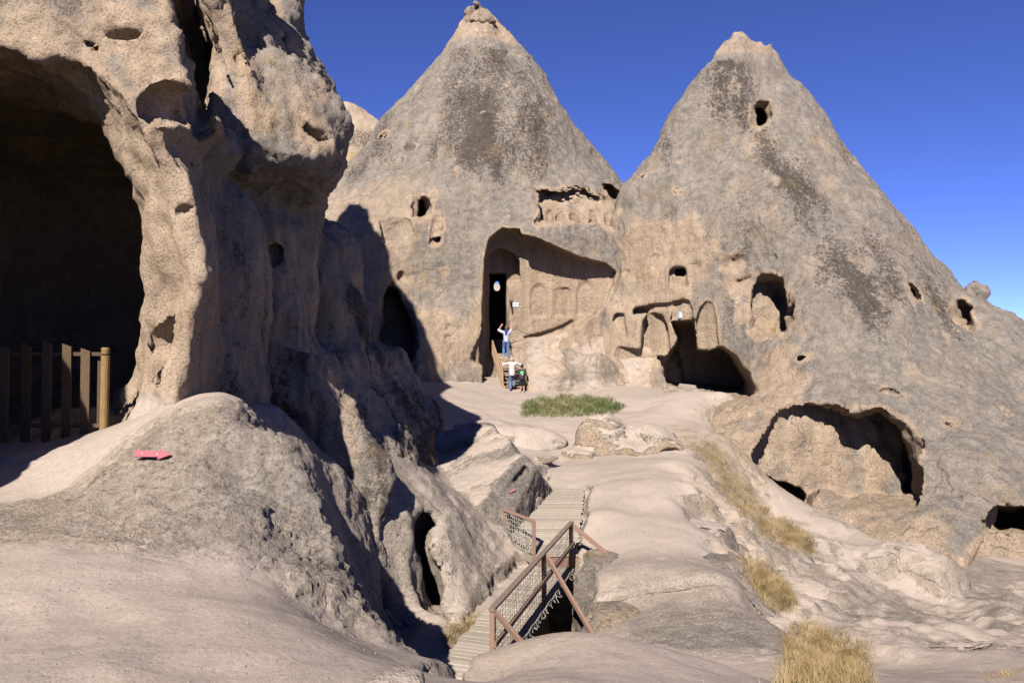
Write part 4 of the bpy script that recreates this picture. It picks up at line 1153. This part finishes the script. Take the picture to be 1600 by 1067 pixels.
# railing with mid rail, netting and braces
rail = empty('railing', (ra.x, ra.y, DZ))
tag(rail, 'brown timber railing with wire netting along the right side of the walkway', 'railing')
ZT = -3.84
post_u = (0.0, 2.95, 5.23)
for s in post_u:
    p = ra + rt * s
    m = MB(); m.beam((p.x, p.y, DZ - 0.22), (p.x, p.y, ZT - 0.02), 0.075, 0.075, up=(rt.x, rt.y, 0), bev=0.006); child(m, 'post', M_PAINT, rail)
p, q = ra - rt * 0.06, rb + rt * 0.06
m = MB(); m.beam((p.x, p.y, ZT), (q.x, q.y, ZT), 0.10, 0.045, bev=0.006); child(m, 'top_rail', M_RAILTOP, rail)
m = MB(); m.beam((p.x - rn.x * 0.05, p.y - rn.y * 0.05, -4.34), (q.x - rn.x * 0.05, q.y - rn.y * 0.05, -4.28), 0.045, 0.085, bev=0.006); child(m, 'mid_rail', M_PAINT, rail)
for (s, foot) in ((0.0, Vector((0.24, 9.75, -4.12))), (2.95, Vector((1.38, 11.35, -4.75))), (5.23, Vector((2.06, 15.1, -4.45)))):
    p = ra + rt * s
    m = MB(); m.beam((p.x - rn.x * 0.04, p.y - rn.y * 0.04, ZT - 0.05), foot, 0.05, 0.085, bev=0.005); child(m, 'brace', M_PAINT, rail)
# netting: wire above, frayed cord at the foot
net = MB(); Lr = (rb - ra).length
rq = random.Random(5)
nv = 44
for i in range(nv + 1):
    s = Lr * i / nv
    pts = []
    for k in range(6):
        z = ZT - 0.03 + (DZ + 0.02 - ZT) * k / 5
        w = 0.018 * math.sin(i * 1.7 + k * 1.3)
        p = ra + rt * (s + w) - rn * (0.045 + 0.012 * math.sin(k * 2 + i))
        pts.append((p.x, p.y, z))
    net.tube(pts, 0.0032, 4)
for k in range(1, 12):
    z0 = ZT - 0.03 + (DZ + 0.02 - ZT) * k / 11
    net.tube([tuple((ra + rt * (Lr * i / 30) - rn * 0.045)[:2]) + (z0 + 0.012 * math.sin(i * 1.1 + k),) for i in range(31)], 0.0032, 4)
tag(child(net, 'wire_netting', M_WIRE, rail), kind='stuff')
fr = MB()
for i in range(60):
    s = Lr * (i + rq.random()) / 60
    p = ra + rt * s - rn * 0.06
    L = rq.uniform(0.04, 0.13)
    fr.tube([(p.x, p.y, DZ + 0.03), (p.x + rq.uniform(-.04, .06), p.y + rq.uniform(-.04, .04), DZ - L * 0.5), (p.x + rq.uniform(-.06, .08), p.y + rq.uniform(-.05, .05), DZ - L)], 0.006, 4)
for k in range(2):
    fr.tube([tuple((ra + rt * (Lr * i / 40) - rn * 0.06)[:2]) + (DZ + 0.02 + 0.02 * math.sin(i * 1.4 + k * 2) - 0.03 * k,) for i in range(41)], 0.008, 4)
tag(child(fr, 'frayed_cord', M_ROPE, rail), kind='stuff')

rail2 = empty('railing', (0.47, 15.8, -4.6))
tag(rail2, 'short brown railing with white cord netting at the near corner of the upper walkway', 'railing')
pa = Vector((0.47, 15.78, -4.6)); pb = Vector((-0.17, 17.0, -4.58))
m = MB(); m.beam((pa.x, pa.y, -5.0), (pa.x, pa.y, -3.86), 0.075, 0.075, up=(0, 1, 0), bev=0.006); child(m, 'post', M_PAINT, rail2)
m = MB(); m.beam((pb.x, pb.y, -4.9), (pb.x, pb.y, -3.91), 0.06, 0.06, up=(0, 1, 0), bev=0.006); child(m, 'post', M_PAINT, rail2)
m = MB(); m.beam((pa.x, pa.y, -3.85), (pb.x - 0.03, pb.y + 0.05, -3.88), 0.09, 0.045, bev=0.006); child(m, 'top_rail', M_PAINT, rail2)
n2 = MB()
for i in range(15):
    u = i / 14; p = pa.lerp(pb, u)
    n2.tube([(p.x, p.y, -3.88), (p.x + 0.015 * math.sin(i), p.y, -4.2), (p.x, p.y, -4.58)], 0.0075, 4)
for k in range(7):
    z = -3.95 - 0.62 * k / 6
    n2.tube([(pa.x + (pb.x - pa.x) * j / 14, pa.y + (pb.y - pa.y) * j / 14, z + 0.018 * math.sin(j * 1.8 + k)) for j in range(15)], 0.0075, 4)
tag(child(n2, 'cord_netting', M_ROPE, rail2), kind='stuff')

# ------------------------------------------------------------------ fence across the cave mouth
fy = 10.0
fence = empty('picket_fence', (-6.5, fy, -1.2))
tag(fence, 'old wooden picket fence with gaps across the dark cave mouth', 'fence')
def fx(px): return (px - 800.0) / FPX * fy
def fz(py): return (533.5 - py) / FPX * fy
for px, ptop, w in ((10, 541, 13), (44, 537, 14), (76, 533, 14), (107, 538, 14), (136, 545, 14), (151, 556, 7), (-25, 540, 14), (-60, 543, 14), (-95, 541, 14), (-130, 546, 14), (-165, 543, 14)):
    m = MB(); hw = w / FPX * fy / 2; x = fx(px); zt = fz(ptop); zb = fz(690); lean = -0.02
    yy = fy - 0.03 if px != 151 else fy + 0.09
    v = []
    for y in (yy - 0.011, yy + 0.011):
        v += [(x - hw + lean, y, zb), (x + hw + lean, y, zb), (x + hw, y, zt - 0.035), (x - hw, y, zt + 0.01)]
    m.add(v, [(0, 1, 2, 3), (7, 6, 5, 4), (0, 4, 5, 1), (1, 5, 6, 2), (2, 6, 7, 3), (3, 7, 4, 0)])
    child(m, 'picket', M_FENCE, fence)
for py in (553, 665):
    m = MB(); m.beam((fx(-200), fy + 0.012, fz(py)), (fx(160), fy + 0.012, fz(py)), 0.035, 0.05); child(m, 'rail', M_FENCE, fence)
m = MB(); x = fx(165); m.tube([(x - 0.03, fy, fz(700)), (x, fy, fz(556)), (x, fy, fz(553)), (x, fy, fz(545)), (x, fy, fz(543))], [0.055, 0.055, 0.048, 0.055, 0.045], 12); child(m, 'post', M_POST, fence)

# ------------------------------------------------------------------ arrow signs
def arrow(px, py, length, rot, label, flip=False):
    loc, nor, _ = hit(px, py)
    nor = (Vector(nor) + Vector((0, -1.2, 0.15))).normalized()
    z = nor; xax = Vector((1, 0, 0)); xax = (xax - z * xax.dot(z)).normalized(); yax = z.cross(xax)
    L = length; h = L * 0.135; hh = L * 0.155
    out = [(-L/2, -h*.72), (L*.16, -h*.62), (L*.16, -hh), (L/2, 0.0), (L*.16, hh), (L*.16, h*.62), (-L/2, h*.72), (-L*.45, 0)]
    c, s = math.cos(rot), math.sin(rot)
    m = MB(); n = len(out); th = 0.012
    vs = []
    for zz in (0, th):
        for u, v in out:
            a, b = u * c - v * s, u * s + v * c
            vs.append(xax * a + yax * b + z * zz)
    m.add(vs, [tuple(range(n, 2 * n))] + [tuple(range(n))[::-1]] + [(i, (i + 1) % n, n + (i + 1) % n, n + i) for i in range(n)])
    root = empty('arrow_sign', loc + z * 0.085)
    tag(root, label, 'sign', 'red arrow signs')
    o = m.build('board', M_RED); o.parent = root
    for u in (-0.28 * L, 0.12 * L):
        k = MB(); q = xax * (u * c) + yax * (u * s)
        k.tube([q - z * 0.11, q + z * (th + 0.004)], L * 0.014, 6); ko = k.build('screw', M_STEEL); ko.parent = root
arrow(243, 714, 0.385, math.radians(0), 'red wooden arrow pointing right on the rough bank below the pillar')
arrow(801, 768, 0.19, math.radians(35), 'small faded red arrow on the grey face of the wedge boulder')

# ------------------------------------------------------------------ sign boards
def board(px, py, w, h, mat, label, marks):
    loc, nor, _ = hit(px, py)
    root = empty('sign_board', loc + Vector((0, -0.05, 0)))
    tag(root, label, 'sign')
    m = MB(); m.box((0, 0, 0), (w, 0.02, h)); m.build('panel', mat, root)
    for k, (x, z, ww, hh, mt) in enumerate(marks):
        m = MB(); m.box((x * w, -0.0125, z * h), (ww * w, 0.004, hh * h)); m.build('print', mt, root)
board(805.5, 476, 0.36, 0.25, M_WHITE, 'white notice board on the church wall right of the doorway', [(0, 0.24, 0.7, 0.07, M_PRINT), (0, 0.08, 0.8, 0.05, M_PRINT), (0, -0.06, 0.8, 0.05, M_PRINT), (-0.1, -0.2, 0.6, 0.05, M_PRINT)])
board(1063.5, 492, 0.30, 0.36, M_LBLUE, 'pale blue notice board in the arch above the broken doorway', [(0, 0.2, 0.3, 0.16, M_WHITE), (0, -0.05, 0.55, 0.12, M_WHITE), (0, -0.26, 0.3, 0.2, M_WHITE)])

# ------------------------------------------------------------------ wooden stair to the church door
b0 = Vector(W(800, 609, 37.7)); b0 = drop(b0.x, 37.7, -1.0) if True else b0
sx0, sx1 = (788 - 800) / FPX * 37.8, (822 - 800) / FPX * 37.8
zb = W(800, 609, 37.8)[2]; zt = -0.62
y0s, y1s = 37.75, 40.3
stair = empty('wooden_stair', (0.1, y0s, zb))
tag(stair, 'steep wooden stair with plank sides leading up to the church doorway', 'stair')
def sl(x, u, dz=0.0, dx=-0.68):
    return Vector((x + dx * u, y0s + (y1s - y0s) * u, zb + (zt - zb) * u + dz))
for x, nm in ((sx0, 'stringer'), (sx1, 'stringer')):
    m = MB(); m.beam(sl(x, -0.02), sl(x, 1.0), 0.05, 0.2); child(m, nm, M_STAIR, stair)
    m = MB(); m.beam(sl(x, 0.12, 0.62), sl(x, 1.0, 0.62), 0.05, 0.12); child(m, 'handrail', M_STAIR, stair)
    m = MB(); m.beam(sl(x, 0.12, 0.33), sl(x, 1.0, 0.33), 0.04, 0.17); child(m, 'side_board', M_STAIR, stair)
    for u in (0.12, 0.55, 0.99):
        m = MB(); m.beam(sl(x, u, -0.05), sl(x, u, 0.70), 0.06, 0.06, up=(0, 1, 0)); child(m, 'baluster', M_STAIR, stair)
NS = 9
for i in range(NS):
    u = (i + 0.6) / NS
    m = MB(); a = sl(sx0 + 0.03, u, 0.03); b = sl(sx1 - 0.03, u, 0.03); m.beam(a, b, 0.22, 0.035); child(m, 'tread', M_STAIR, stair)

# ------------------------------------------------------------------ people
def skin_mat(name, c): return plain_mat(name, c, tuple(v * 0.9 for v in c), 20, 0.7)
M_SKIN = skin_mat('skin', (0.281, 0.156, 0.101))
M_JEANS = plain_mat('blue_denim', (0.074, 0.117, 0.211), (0.055, 0.090, 0.172), 25, 0.9)
M_LAV = plain_mat('pale_lavender_cloth', (0.312, 0.304, 0.359), (0.281, 0.273, 0.328), 12, 0.9)
M_CREAM = plain_mat('off_white_cloth', (0.359, 0.304, 0.289), (0.320, 0.273, 0.257), 12, 0.9)
M_NAVY = plain_mat('navy_cloth', (0.023, 0.047, 0.117), (0.019, 0.039, 0.098), 12, 0.9)
M_DARK = plain_mat('dark_cloth', (0.035, 0.027, 0.035), (0.023, 0.020, 0.027), 12, 0.9)
M_BLK = plain_mat('black_cloth', (0.009, 0.009, 0.012), (0.008, 0.008, 0.010), 12, 0.9)
M_GREYH = plain_mat('grey_hair', (0.234, 0.218, 0.203), (0.187, 0.176, 0.164), 30, 0.8)
M_BRH = plain_mat('brown_hair', (0.109, 0.058, 0.035), (0.086, 0.047, 0.027), 30, 0.7)
M_BLKH = plain_mat('black_hair', (0.008, 0.007, 0.007), (0.006, 0.005, 0.005), 30, 0.6)
M_SHOE = plain_mat('shoe', (0.047, 0.035, 0.031), (0.035, 0.027, 0.023), 30, 0.7)
M_SHOEW = plain_mat('light_shoe', (0.257, 0.250, 0.281), (0.218, 0.211, 0.250), 30, 0.7)
M_GREEN = plain_mat('green_print', (0.070, 0.281, 0.070), (0.062, 0.250, 0.062), 30, 0.7)

def sdf_part(name, f, lo, hi, mat, root, st=0.014):
    V, F = surface(f, np.arange(lo[0], hi[0], st, dtype=np.float32), np.arange(lo[1], hi[1], st, dtype=np.float32), np.arange(lo[2], hi[2], st, dtype=np.float32), 2.0)
    return link_mesh(name, np_mesh(name, V, F), mat, root)
def chain(P, pts, rs, k=0.03):
    d = None
    for i in range(len(pts) - 1):
        c = capsule(P, pts[i], pts[i + 1], rs[i], rs[i + 1])
        d = c if d is None else smin(d, c, k)
    return d
def person(loc, h, J, cloth, label, group, sleeve=0.5, shorts=False, hem=0.0):
    """J: joints in metres for a 1.7 m body, facing +Y (away from the camera); scaled to height h"""
    s = h / 1.7
    J = {k: np.array(v, np.float32) for k, v in J.items()}
    root = empty('person', loc)
    root.scale = (s, s, s)
    tag(root, label, 'person', group)
    pel, chest, neck, head = J['pelvis'], J['chest'], J['neck'], J['head']
    def limb_arm(P, sd, grow=0.0):
        return chain(P, [J['sh' + sd], J['el' + sd], J['wr' + sd]], [0.052 + grow, 0.042 + grow, 0.030 + grow])
    def limb_leg(P, sd, grow=0.0):
        return chain(P, [J['hip' + sd], J['kn' + sd], J['an' + sd]], [0.085 + grow, 0.058 + grow, 0.042 + grow])
    def torso(P, grow=0.0):
        d = chain(P, [pel, (pel + chest) / 2, chest], [0.125 + grow, 0.115 + grow, 0.13 + grow], 0.05)
        d = smin(d, capsule(P, J['shL'] * 0.86 + chest * 0.14, J['shR'] * 0.86 + chest * 0.14, 0.062 + grow), 0.06)
        q = P.copy(); return d
    def headf(P):
        d = ellipsoid(P, head, (0.078, 0.098, 0.118), False)
        d = smin(d, ellipsoid(P, head + np.array([0, 0.10, -0.015], np.float32), (0.016, 0.024, 0.022), False), 0.02)   # nose
        d = smin(d, ellipsoid(P, head + np.array([0, 0.06, -0.075], np.float32), (0.045, 0.04, 0.04), False), 0.03)      # jaw
        for sx in (-1, 1):
            d = smin(d, ellipsoid(P, head + np.array([sx * 0.082, -0.005, -0.01], np.float32), (0.012, 0.022, 0.032), False), 0.01)
        return d
    def body(P):
        d = smin(torso(P), capsule(P, neck, head + np.array([0, 0, -0.08], np.float32), 0.052, 0.05), 0.04)
        d = smin(d, headf(P), 0.02)
        for sd in 'LR':
            d = smin(d, limb_arm(P, sd), 0.03); d = smin(d, limb_leg(P, sd), 0.04)
            wr, el = J['wr' + sd], J['el' + sd]
            ax = (wr - el) / np.linalg.norm(wr - el)
            side = np.cross(ax, np.array([0, 1, 0.1])); side /= np.linalg.norm(side)
            palm = wr + ax * 0.07
            d = smin(d, capsule(P, wr, palm, 0.028, 0.034), 0.02)
            for t, ln in ((-0.030, 0.062), (-0.011, 0.075), (0.010, 0.072), (0.029, 0.055)):
                k0 = palm + side * t + ax * 0.01; k1 = k0 + ax * ln * 0.6 + np.array([0, 0.012, 0]); k2 = k1 + ax * ln * 0.35 + np.array([0, 0.028, -0.01])
                d = smin(d, chain(P, [k0.astype(np.float32), k1.astype(np.float32), k2.astype(np.float32)], [0.011, 0.010, 0.009], 0.004), 0.006)
            t0 = wr + ax * 0.03 + side * (-0.03); d = smin(d, chain(P, [t0.astype(np.float32), (t0 + ax * 0.03 - side * 0.03).astype(np.float32), (t0 + ax * 0.06 - side * 0.032).astype(np.float32)], [0.013, 0.012, 0.010], 0.004), 0.008)
            an = J['an' + sd]; d = smin(d, capsule(P, an + np.array([0, -0.03, -0.05], np.float32), an + np.array([0, 0.13, -0.06], np.float32), 0.036, 0.03), 0.02)
        return d
    allp = np.array(list(J.values())); lo = allp.min(0) - 0.28; hi = allp.max(0) + 0.28
    sdf_part('body', body, lo, hi, M_SKIN, root, 0.0135)
    def shirt(P):
        d = torso(P, 0.022)
        for sd in 'LR':
            a = J['sh' + sd]; e = J['el' + sd]; e2 = a + (e - a) * min(1, sleeve * 2)
            pts = [a, e2]; rs = [0.075, 0.066]
            if sleeve > 0.5:
                w = J['wr' + sd]; pts.append(e + (w - e) * (sleeve - 0.5) * 2); rs.append(0.05)
            d = smin(d, chain(P, pts, rs), 0.04)
        if hem: d = smin(d, capsule(P, pel, pel + np.array([0, 0, -hem], np.float32), 0.155, 0.165), 0.05)
        d = np.maximum(d, (neck[2] + 0.0) - 0.0 - P[:, 2] if False else P[:, 2] - (neck[2] + 0.03) - 10 * (np.abs(P[:, 0] - neck[0]) > 0.13))
        d = np.maximum(d, pel[2] - hem - 0.06 - P[:, 2])
        f = 0.006 * np.sin(P[:, 2] * 46 + 9 * P[:, 0])
        return d + f
    sdf_part('shirt', shirt, lo, hi, cloth['shirt'], root)
    def pants(P):
        d = smax(torso(P, 0.012), P[:, 2] - (pel[2] + 0.10), 0.01)
        d = smin(d, capsule(P, J['hipL'], J['hipR'], 0.105), 0.05)
        for sd in 'LR':
            k, a = J['kn' + sd], J['an' + sd]
            e = k + (a - k) * (0.15 if shorts else 0.92)
            d = smin(d, chain(P, [J['hip' + sd], k, e], [0.105, 0.083 if shorts else 0.076, 0.085 if shorts else 0.068]), 0.03)
        return d + 0.004 * np.sin(P[:, 2] * 60)
    sdf_part('trousers', pants, lo, hi, cloth['pants'], root)
    def shoes(P):
        d = None
        for sd in 'LR':
            an = J['an' + sd]
            c = smax(capsule(P, an + np.array([0, -0.035, -0.045], np.float32), an + np.array([0, 0.15, -0.06], np.float32), 0.052, 0.044), an[2] - 0.10 - P[:, 2], 0.01)
            d = c if d is None else np.minimum(d, c)
        return d
    for sd in 'LR':
        an = J['an' + sd]
        sdf_part('shoe', lambda P: smax(capsule(P, an + np.array([0, -0.035, -0.045], np.float32), an + np.array([0, 0.15, -0.06], np.float32), 0.052, 0.044), an[2] - 0.10 - P[:, 2], 0.01),
                 an - 0.3, an + 0.3, cloth['shoe'], root)
    def hair(P):
        d = ellipsoid(P, head + np.array([0, -0.016, 0.022], np.float32), (0.092, 0.106, 0.118), False)
        d = smax(d, -ellipsoid(P, head + np.array([0, 0.13, -0.05], np.float32), (0.11, 0.10, 0.12), False), 0.02)
        d = smax(d, head[2] - 0.085 - P[:, 2], 0.02)
        return d + 0.006 * noise(P, 0.3, 4) * 0.5
    sdf_part('hair', hair, head - 0.25, head + 0.25, cloth['hair'], root)
    return root, J
def put_extra(root, name, f, lo, hi, mat):
    return sdf_part(name, f, lo, hi, mat, root)
GRP = 'visitors on and below the stair'
# on the stair: arms raised, blue scarf over the neck
J1 = dict(pelvis=(0, 0, 0.94), chest=(0, 0.05, 1.26), neck=(0, 0.07, 1.44), head=(0.02, 0.10, 1.60), shL=(-0.19, 0.05, 1.39), elL=(-0.40, 0.16, 1.50), wrL=(-0.27, 0.26, 1.72), shR=(0.19, 0.05, 1.39), elR=(0.27, 0.20, 1.52), wrR=(0.23, 0.32, 1.70),
          hipL=(-0.09, 0.0, 0.90), knL=(-0.13, 0.12, 0.55), anL=(-0.13, -0.02, 0.20), hipR=(0.09, 0, 0.90), knR=(0.09, 0.03, 0.49), anR=(0.08, -0.04, 0.09))
fp = W(789, 560, 38.9)
pr, JJ = person(Vector((fp[0] + 0.07, 38.75, fp[2] - 0.02)), 1.72, J1, dict(shirt=M_LAV, pants=M_JEANS, shoe=M_SHOEW, hair=M_BRH), 'person in pale shirt, jeans and blue neck scarf climbing with raised arms', GRP)
put_extra(pr, 'scarf', lambda P: smax(smin(ellipsoid(P, JJ['neck'] + np.array([0, -0.03, 0.03], np.float32), (0.115, 0.125, 0.07), False), capsule(P, JJ['neck'] + np.array([0, -0.10, 0.02], np.float32), JJ['neck'] + np.array([-0.01, -0.15, -0.20], np.float32), 0.085, 0.05), 0.05), P[:, 2] - 1.60, 0.02), JJ['neck'] - 0.4, JJ['neck'] + 0.4, M_NAVY)
# at the stair foot: arms spread to the rails
J2 = dict(pelvis=(0, 0, 0.95), chest=(0, 0.04, 1.27), neck=(0, 0.06, 1.45), head=(0.0, 0.10, 1.59), shL=(-0.20, 0.04, 1.40), elL=(-0.43, 0.12, 1.34), wrL=(-0.52, 0.32, 1.42), shR=(0.20, 0.04, 1.40), elR=(0.42, 0.12, 1.33), wrR=(0.54, 0.30, 1.34),
          hipL=(-0.09, 0.0, 0.90), knL=(-0.09, 0.08, 0.50), anL=(-0.08, -0.02, 0.10), hipR=(0.09, 0, 0.90), knR=(0.11, 0.24, 0.60), anR=(0.10, 0.12, 0.27))
f2 = W(800, 609, 37.6)
g2 = drop(f2[0], 37.45, -1.2)
person(Vector((f2[0], 37.45, g2.z)), 1.70, J2, dict(shirt=M_CREAM, pants=M_JEANS, shoe=M_SHOE, hair=M_GREYH), 'grey haired person in off white shirt and jeans stepping onto the stair', GRP, sleeve=0.72, hem=0.10)
J3 = dict(pelvis=(0, 0, 0.94), chest=(0, 0.0, 1.26), neck=(0, 0.01, 1.44), head=(0.0, 0.04, 1.60), shL=(-0.19, 0, 1.39), elL=(-0.25, -0.02, 1.12), wrL=(-0.22, 0.14, 0.95), shR=(0.19, 0, 1.39), elR=(0.26, -0.03, 1.10), wrR=(0.25, 0.03, 0.85),
          hipL=(-0.09, 0, 0.90), knL=(-0.09, 0.02, 0.50), anL=(-0.09, -0.02, 0.10), hipR=(0.09, 0, 0.90), knR=(0.11, 0.06, 0.50), anR=(0.13, -0.06, 0.10))
f3 = W(815.5, 610, 37.3)
g3 = drop(f3[0], 37.25, -1.2)
pc, JC = person(Vector((f3[0], 37.25, g3.z)), 1.36, J3, dict(shirt=M_DARK, pants=M_BLK, shoe=M_SHOEW, hair=M_BLKH), 'child in dark shirt with green back print and black shorts beside the stair', GRP, shorts=True, hem=0.06)
m = MB(); m.box((0, -0.168, 1.24), (0.21, 0.012, 0.17)); m.build('print', M_GREEN, pc)
m = MB(); m.box((0.01, -0.168, 1.11), (0.12, 0.012, 0.05)); m.build('print', M_WHITE, pc)

# ------------------------------------------------------------------ grass
def grass_mat(name, cols):
    m, nt, b = node_mat(name)
    at = nt.nodes.new('ShaderNodeAttribute'); at.attribute_name = 'tone'
    r = nt.nodes.new('ShaderNodeValToRGB')
    for i, c in enumerate(cols):
        e = r.color_ramp.elements[i] if i < 2 else r.color_ramp.elements.new(i / (len(cols) - 1))
        e.position = i / (len(cols) - 1); e.color = (*c, 1)
    nt.links.new(at.outputs['Fac'], r.inputs[0]); nt.links.new(r.outputs[0], b.inputs['Base Color'])
    b.inputs['Roughness'].default_value = 0.8; b.inputs['Specular IOR Level'].default_value = 0.1
    tr = b.inputs.get('Transmission Weight')
    return m
M_DRY = grass_mat('dry_grass_straw', [(0.133, 0.090, 0.039), (0.195, 0.140, 0.066), (0.257, 0.195, 0.105)])
M_GRN = grass_mat('green_grass_blades', [(0.043, 0.066, 0.019), (0.086, 0.101, 0.035), (0.172, 0.152, 0.078)])
def grass(name, poly, n, h, w, mat, label, tone=lambda px, py: 0.5, clump=0.0, seed=1, edge=9.0, want=('ground', 'terrace_ground', 'boulder', 'rock_cone', 'rock_cliff'), off=(0, 0)):
    g = random.Random(seed)
    xs = [p[0] for p in poly]; ys = [p[1] for p in poly]
    pp = np.array(poly, np.float32)
    gr = np.random.default_rng(seed + 100)
    spread = 0.05 if n > 8000 else 0.035
    want_hits = n // 4
    cx = gr.uniform(min(xs), max(xs), want_hits * 10).astype(np.float32); cy = gr.uniform(min(ys), max(ys), want_hits * 10).astype(np.float32)
    if clump:
        q = gr.random(len(cx)) < clump
        src = gr.integers(0, max(20, len(cx) // 60), len(cx))
        cx = np.where(q, cx[src] + gr.normal(0, 5.0, len(cx)), cx).astype(np.float32); cy = np.where(q, cy[src] + gr.normal(0, 2.6, len(cy)), cy).astype(np.float32)
    e = poly2(cx, cy, pp)
    keep = (e < 0) & (gr.random(len(cx)) < np.minimum(1, 0.12 - e / edge))
    roots = []
    for px, py in zip(cx[keep][:want_hits], cy[keep][:want_hits]):
        loc, nor, nm = hit(float(px), float(py))
        if loc is None or not nm.startswith(want): continue
        for k in range(4):
            dx, dy = g.gauss(0, spread), g.gauss(0, spread)
            dz = -(nor.x * dx + nor.y * dy) / max(nor.z, 0.35)
            roots.append((loc + Vector((dx, dy, dz)), float(px), float(py)))
    V = []; F = []; T = []
    for loc, px, py in roots:
        a = g.uniform(0, 6.28); lean = g.uniform(0.2, 1.5); hh = h * g.uniform(0.35, 1.2) * (0.75 + 0.35 * math.sin(px * 0.17 + 1.3 * seed) * math.cos(py * 0.31 + seed)); ww = w * g.uniform(0.7, 1.3)
        d = Vector((math.cos(a), math.sin(a), 0)); sd = Vector((-d.y, d.x, 0)) * ww
        b0 = loc + Vector((0, 0, -0.02)); m1 = b0 + d * lean * hh * 0.3 + Vector((0, 0, hh * 0.6)); t1 = b0 + d * lean * hh * 0.95 + Vector((0, 0, hh))
        k = len(V); V += [b0 - sd, b0 + sd, m1 + sd * 0.7, m1 - sd * 0.7, t1]
        F += [(k, k + 1, k + 2, k + 3), (k + 3, k + 2, k + 4)]
        t = min(1, max(0, tone(px, py) + g.gauss(0, 0.22))); T += [t] * 5
    me = bpy.data.meshes.new(name)
    me.from_pydata([tuple(v) for v in V], [], F)
    at = me.attributes.new('tone', 'FLOAT', 'POINT'); at.data.foreach_set('value', np.array(T, np.float32))
    o = link_mesh(name, me, mat)
    return tag(o, label, 'grass', kind='stuff')
grass('grass_patch', [(812,642),(816,630),(845,620),(880,617),(925,618),(958,624),(978,636),(968,646),(900,652),(850,653),(814,652)], 15000, 0.25, 0.008, M_GRN, 'oval patch of green grass on the pale terrace',
      tone=lambda px, py: 0.80 - 0.6 * max(0, (px - 890) / 80) + 0.25 * math.sin(px * 0.21) * math.sin(py * 0.5) - (0.3 if px < 840 else 0), clump=0.4, seed=2, edge=8.0)
for i, (poly, n, h, lab) in enumerate((
    ([(1070,690),(1120,690),(1150,730),(1185,770),(1215,805),(1200,822),(1160,812),(1130,780),(1105,740)], 4200, 0.30, 'dry yellow grass along the gully below the wide cave'),
    ([(1180,808),(1235,808),(1275,845),(1278,870),(1225,860),(1185,836)], 3000, 0.36, 'dry yellow grass at the lip below the wide cave'),
    ([(1160,872),(1188,876),(1232,910),(1250,942),(1236,962),(1200,952),(1170,918)], 3600, 0.32, 'brownish dry grass against the foot of the long low rock'),
    ([(1225,985),(1262,965),(1312,990),(1360,1010),(1362,1085),(1218,1085)], 6500, 0.28, 'large clump of dry golden grass at the bottom of the gully'),
    ([(686,1000),(700,975),(735,960),(765,955),(760,975),(730,1005),(700,1015)], 1100, 0.22, 'thin dry grass beside the near end of the walkway'),
    ([(1182,752),(1192,752),(1196,762),(1184,762)], 60, 0.25, 'small dry tuft at the dark left end of the wide cave'),
    ([(1530,1050),(1600,1040),(1600,1066),(1540,1068)], 500, 0.10, 'sparse dry grass at the lower right corner'),
)):
    grass('dry_grass', poly, int(n * 2.2), h * 0.62, 0.0028, M_DRY, lab, tone=lambda px, py: 0.5 + 0.3 * math.sin(px * 0.13 + py * 0.07), clump=0.6, seed=10 + i, edge=26.0 if i == 3 else 12.0)

# loose pebbles on the trodden ground
M_PEB = plain_mat('pebble_stone', (0.20, 0.17, 0.145), (0.14, 0.12, 0.105), 20, 0.9)
g = random.Random(9)
pb = MB()
for i in range(1300):
    px, py = (g.uniform(0, 1300), g.uniform(860, 1066)) if i % 3 else (g.uniform(640, 1600), g.uniform(620, 1066))
    loc, nor, nm = hit(px, py)
    if loc is None or not nm.startswith(('ground', 'terrace_ground')) or nor.z < 0.75: continue
    r = g.choice((0.004, 0.005, 0.006, 0.008, 0.012)) * g.uniform(0.7, 1.4) * max(1.0, loc.y / 7.0)
    a = g.uniform(0, 6.28)
    vs = []
    for (x, y, z) in ((1, 0, 0), (0.4, 0.9, 0), (-0.7, 0.6, 0), (-0.9, -0.4, 0), (0.2, -1, 0), (0.1, 0.1, 0.7), (-0.2, 0, -0.4)):
        x *= g.uniform(0.8, 1.2); y *= g.uniform(0.7, 1.1)
        vs.append(loc + Vector((x * math.cos(a) - y * math.sin(a), x * math.sin(a) + y * math.cos(a), z)) * r)
    pb.add(vs, [(i2, (i2 + 1) % 5, 5) for i2 in range(5)] + [((i2 + 1) % 5, i2, 6) for i2 in range(5)])
tag(pb.build('pebbles', M_PEB), 'loose small stones scattered over the pale foreground', 'pebbles', kind='stuff')
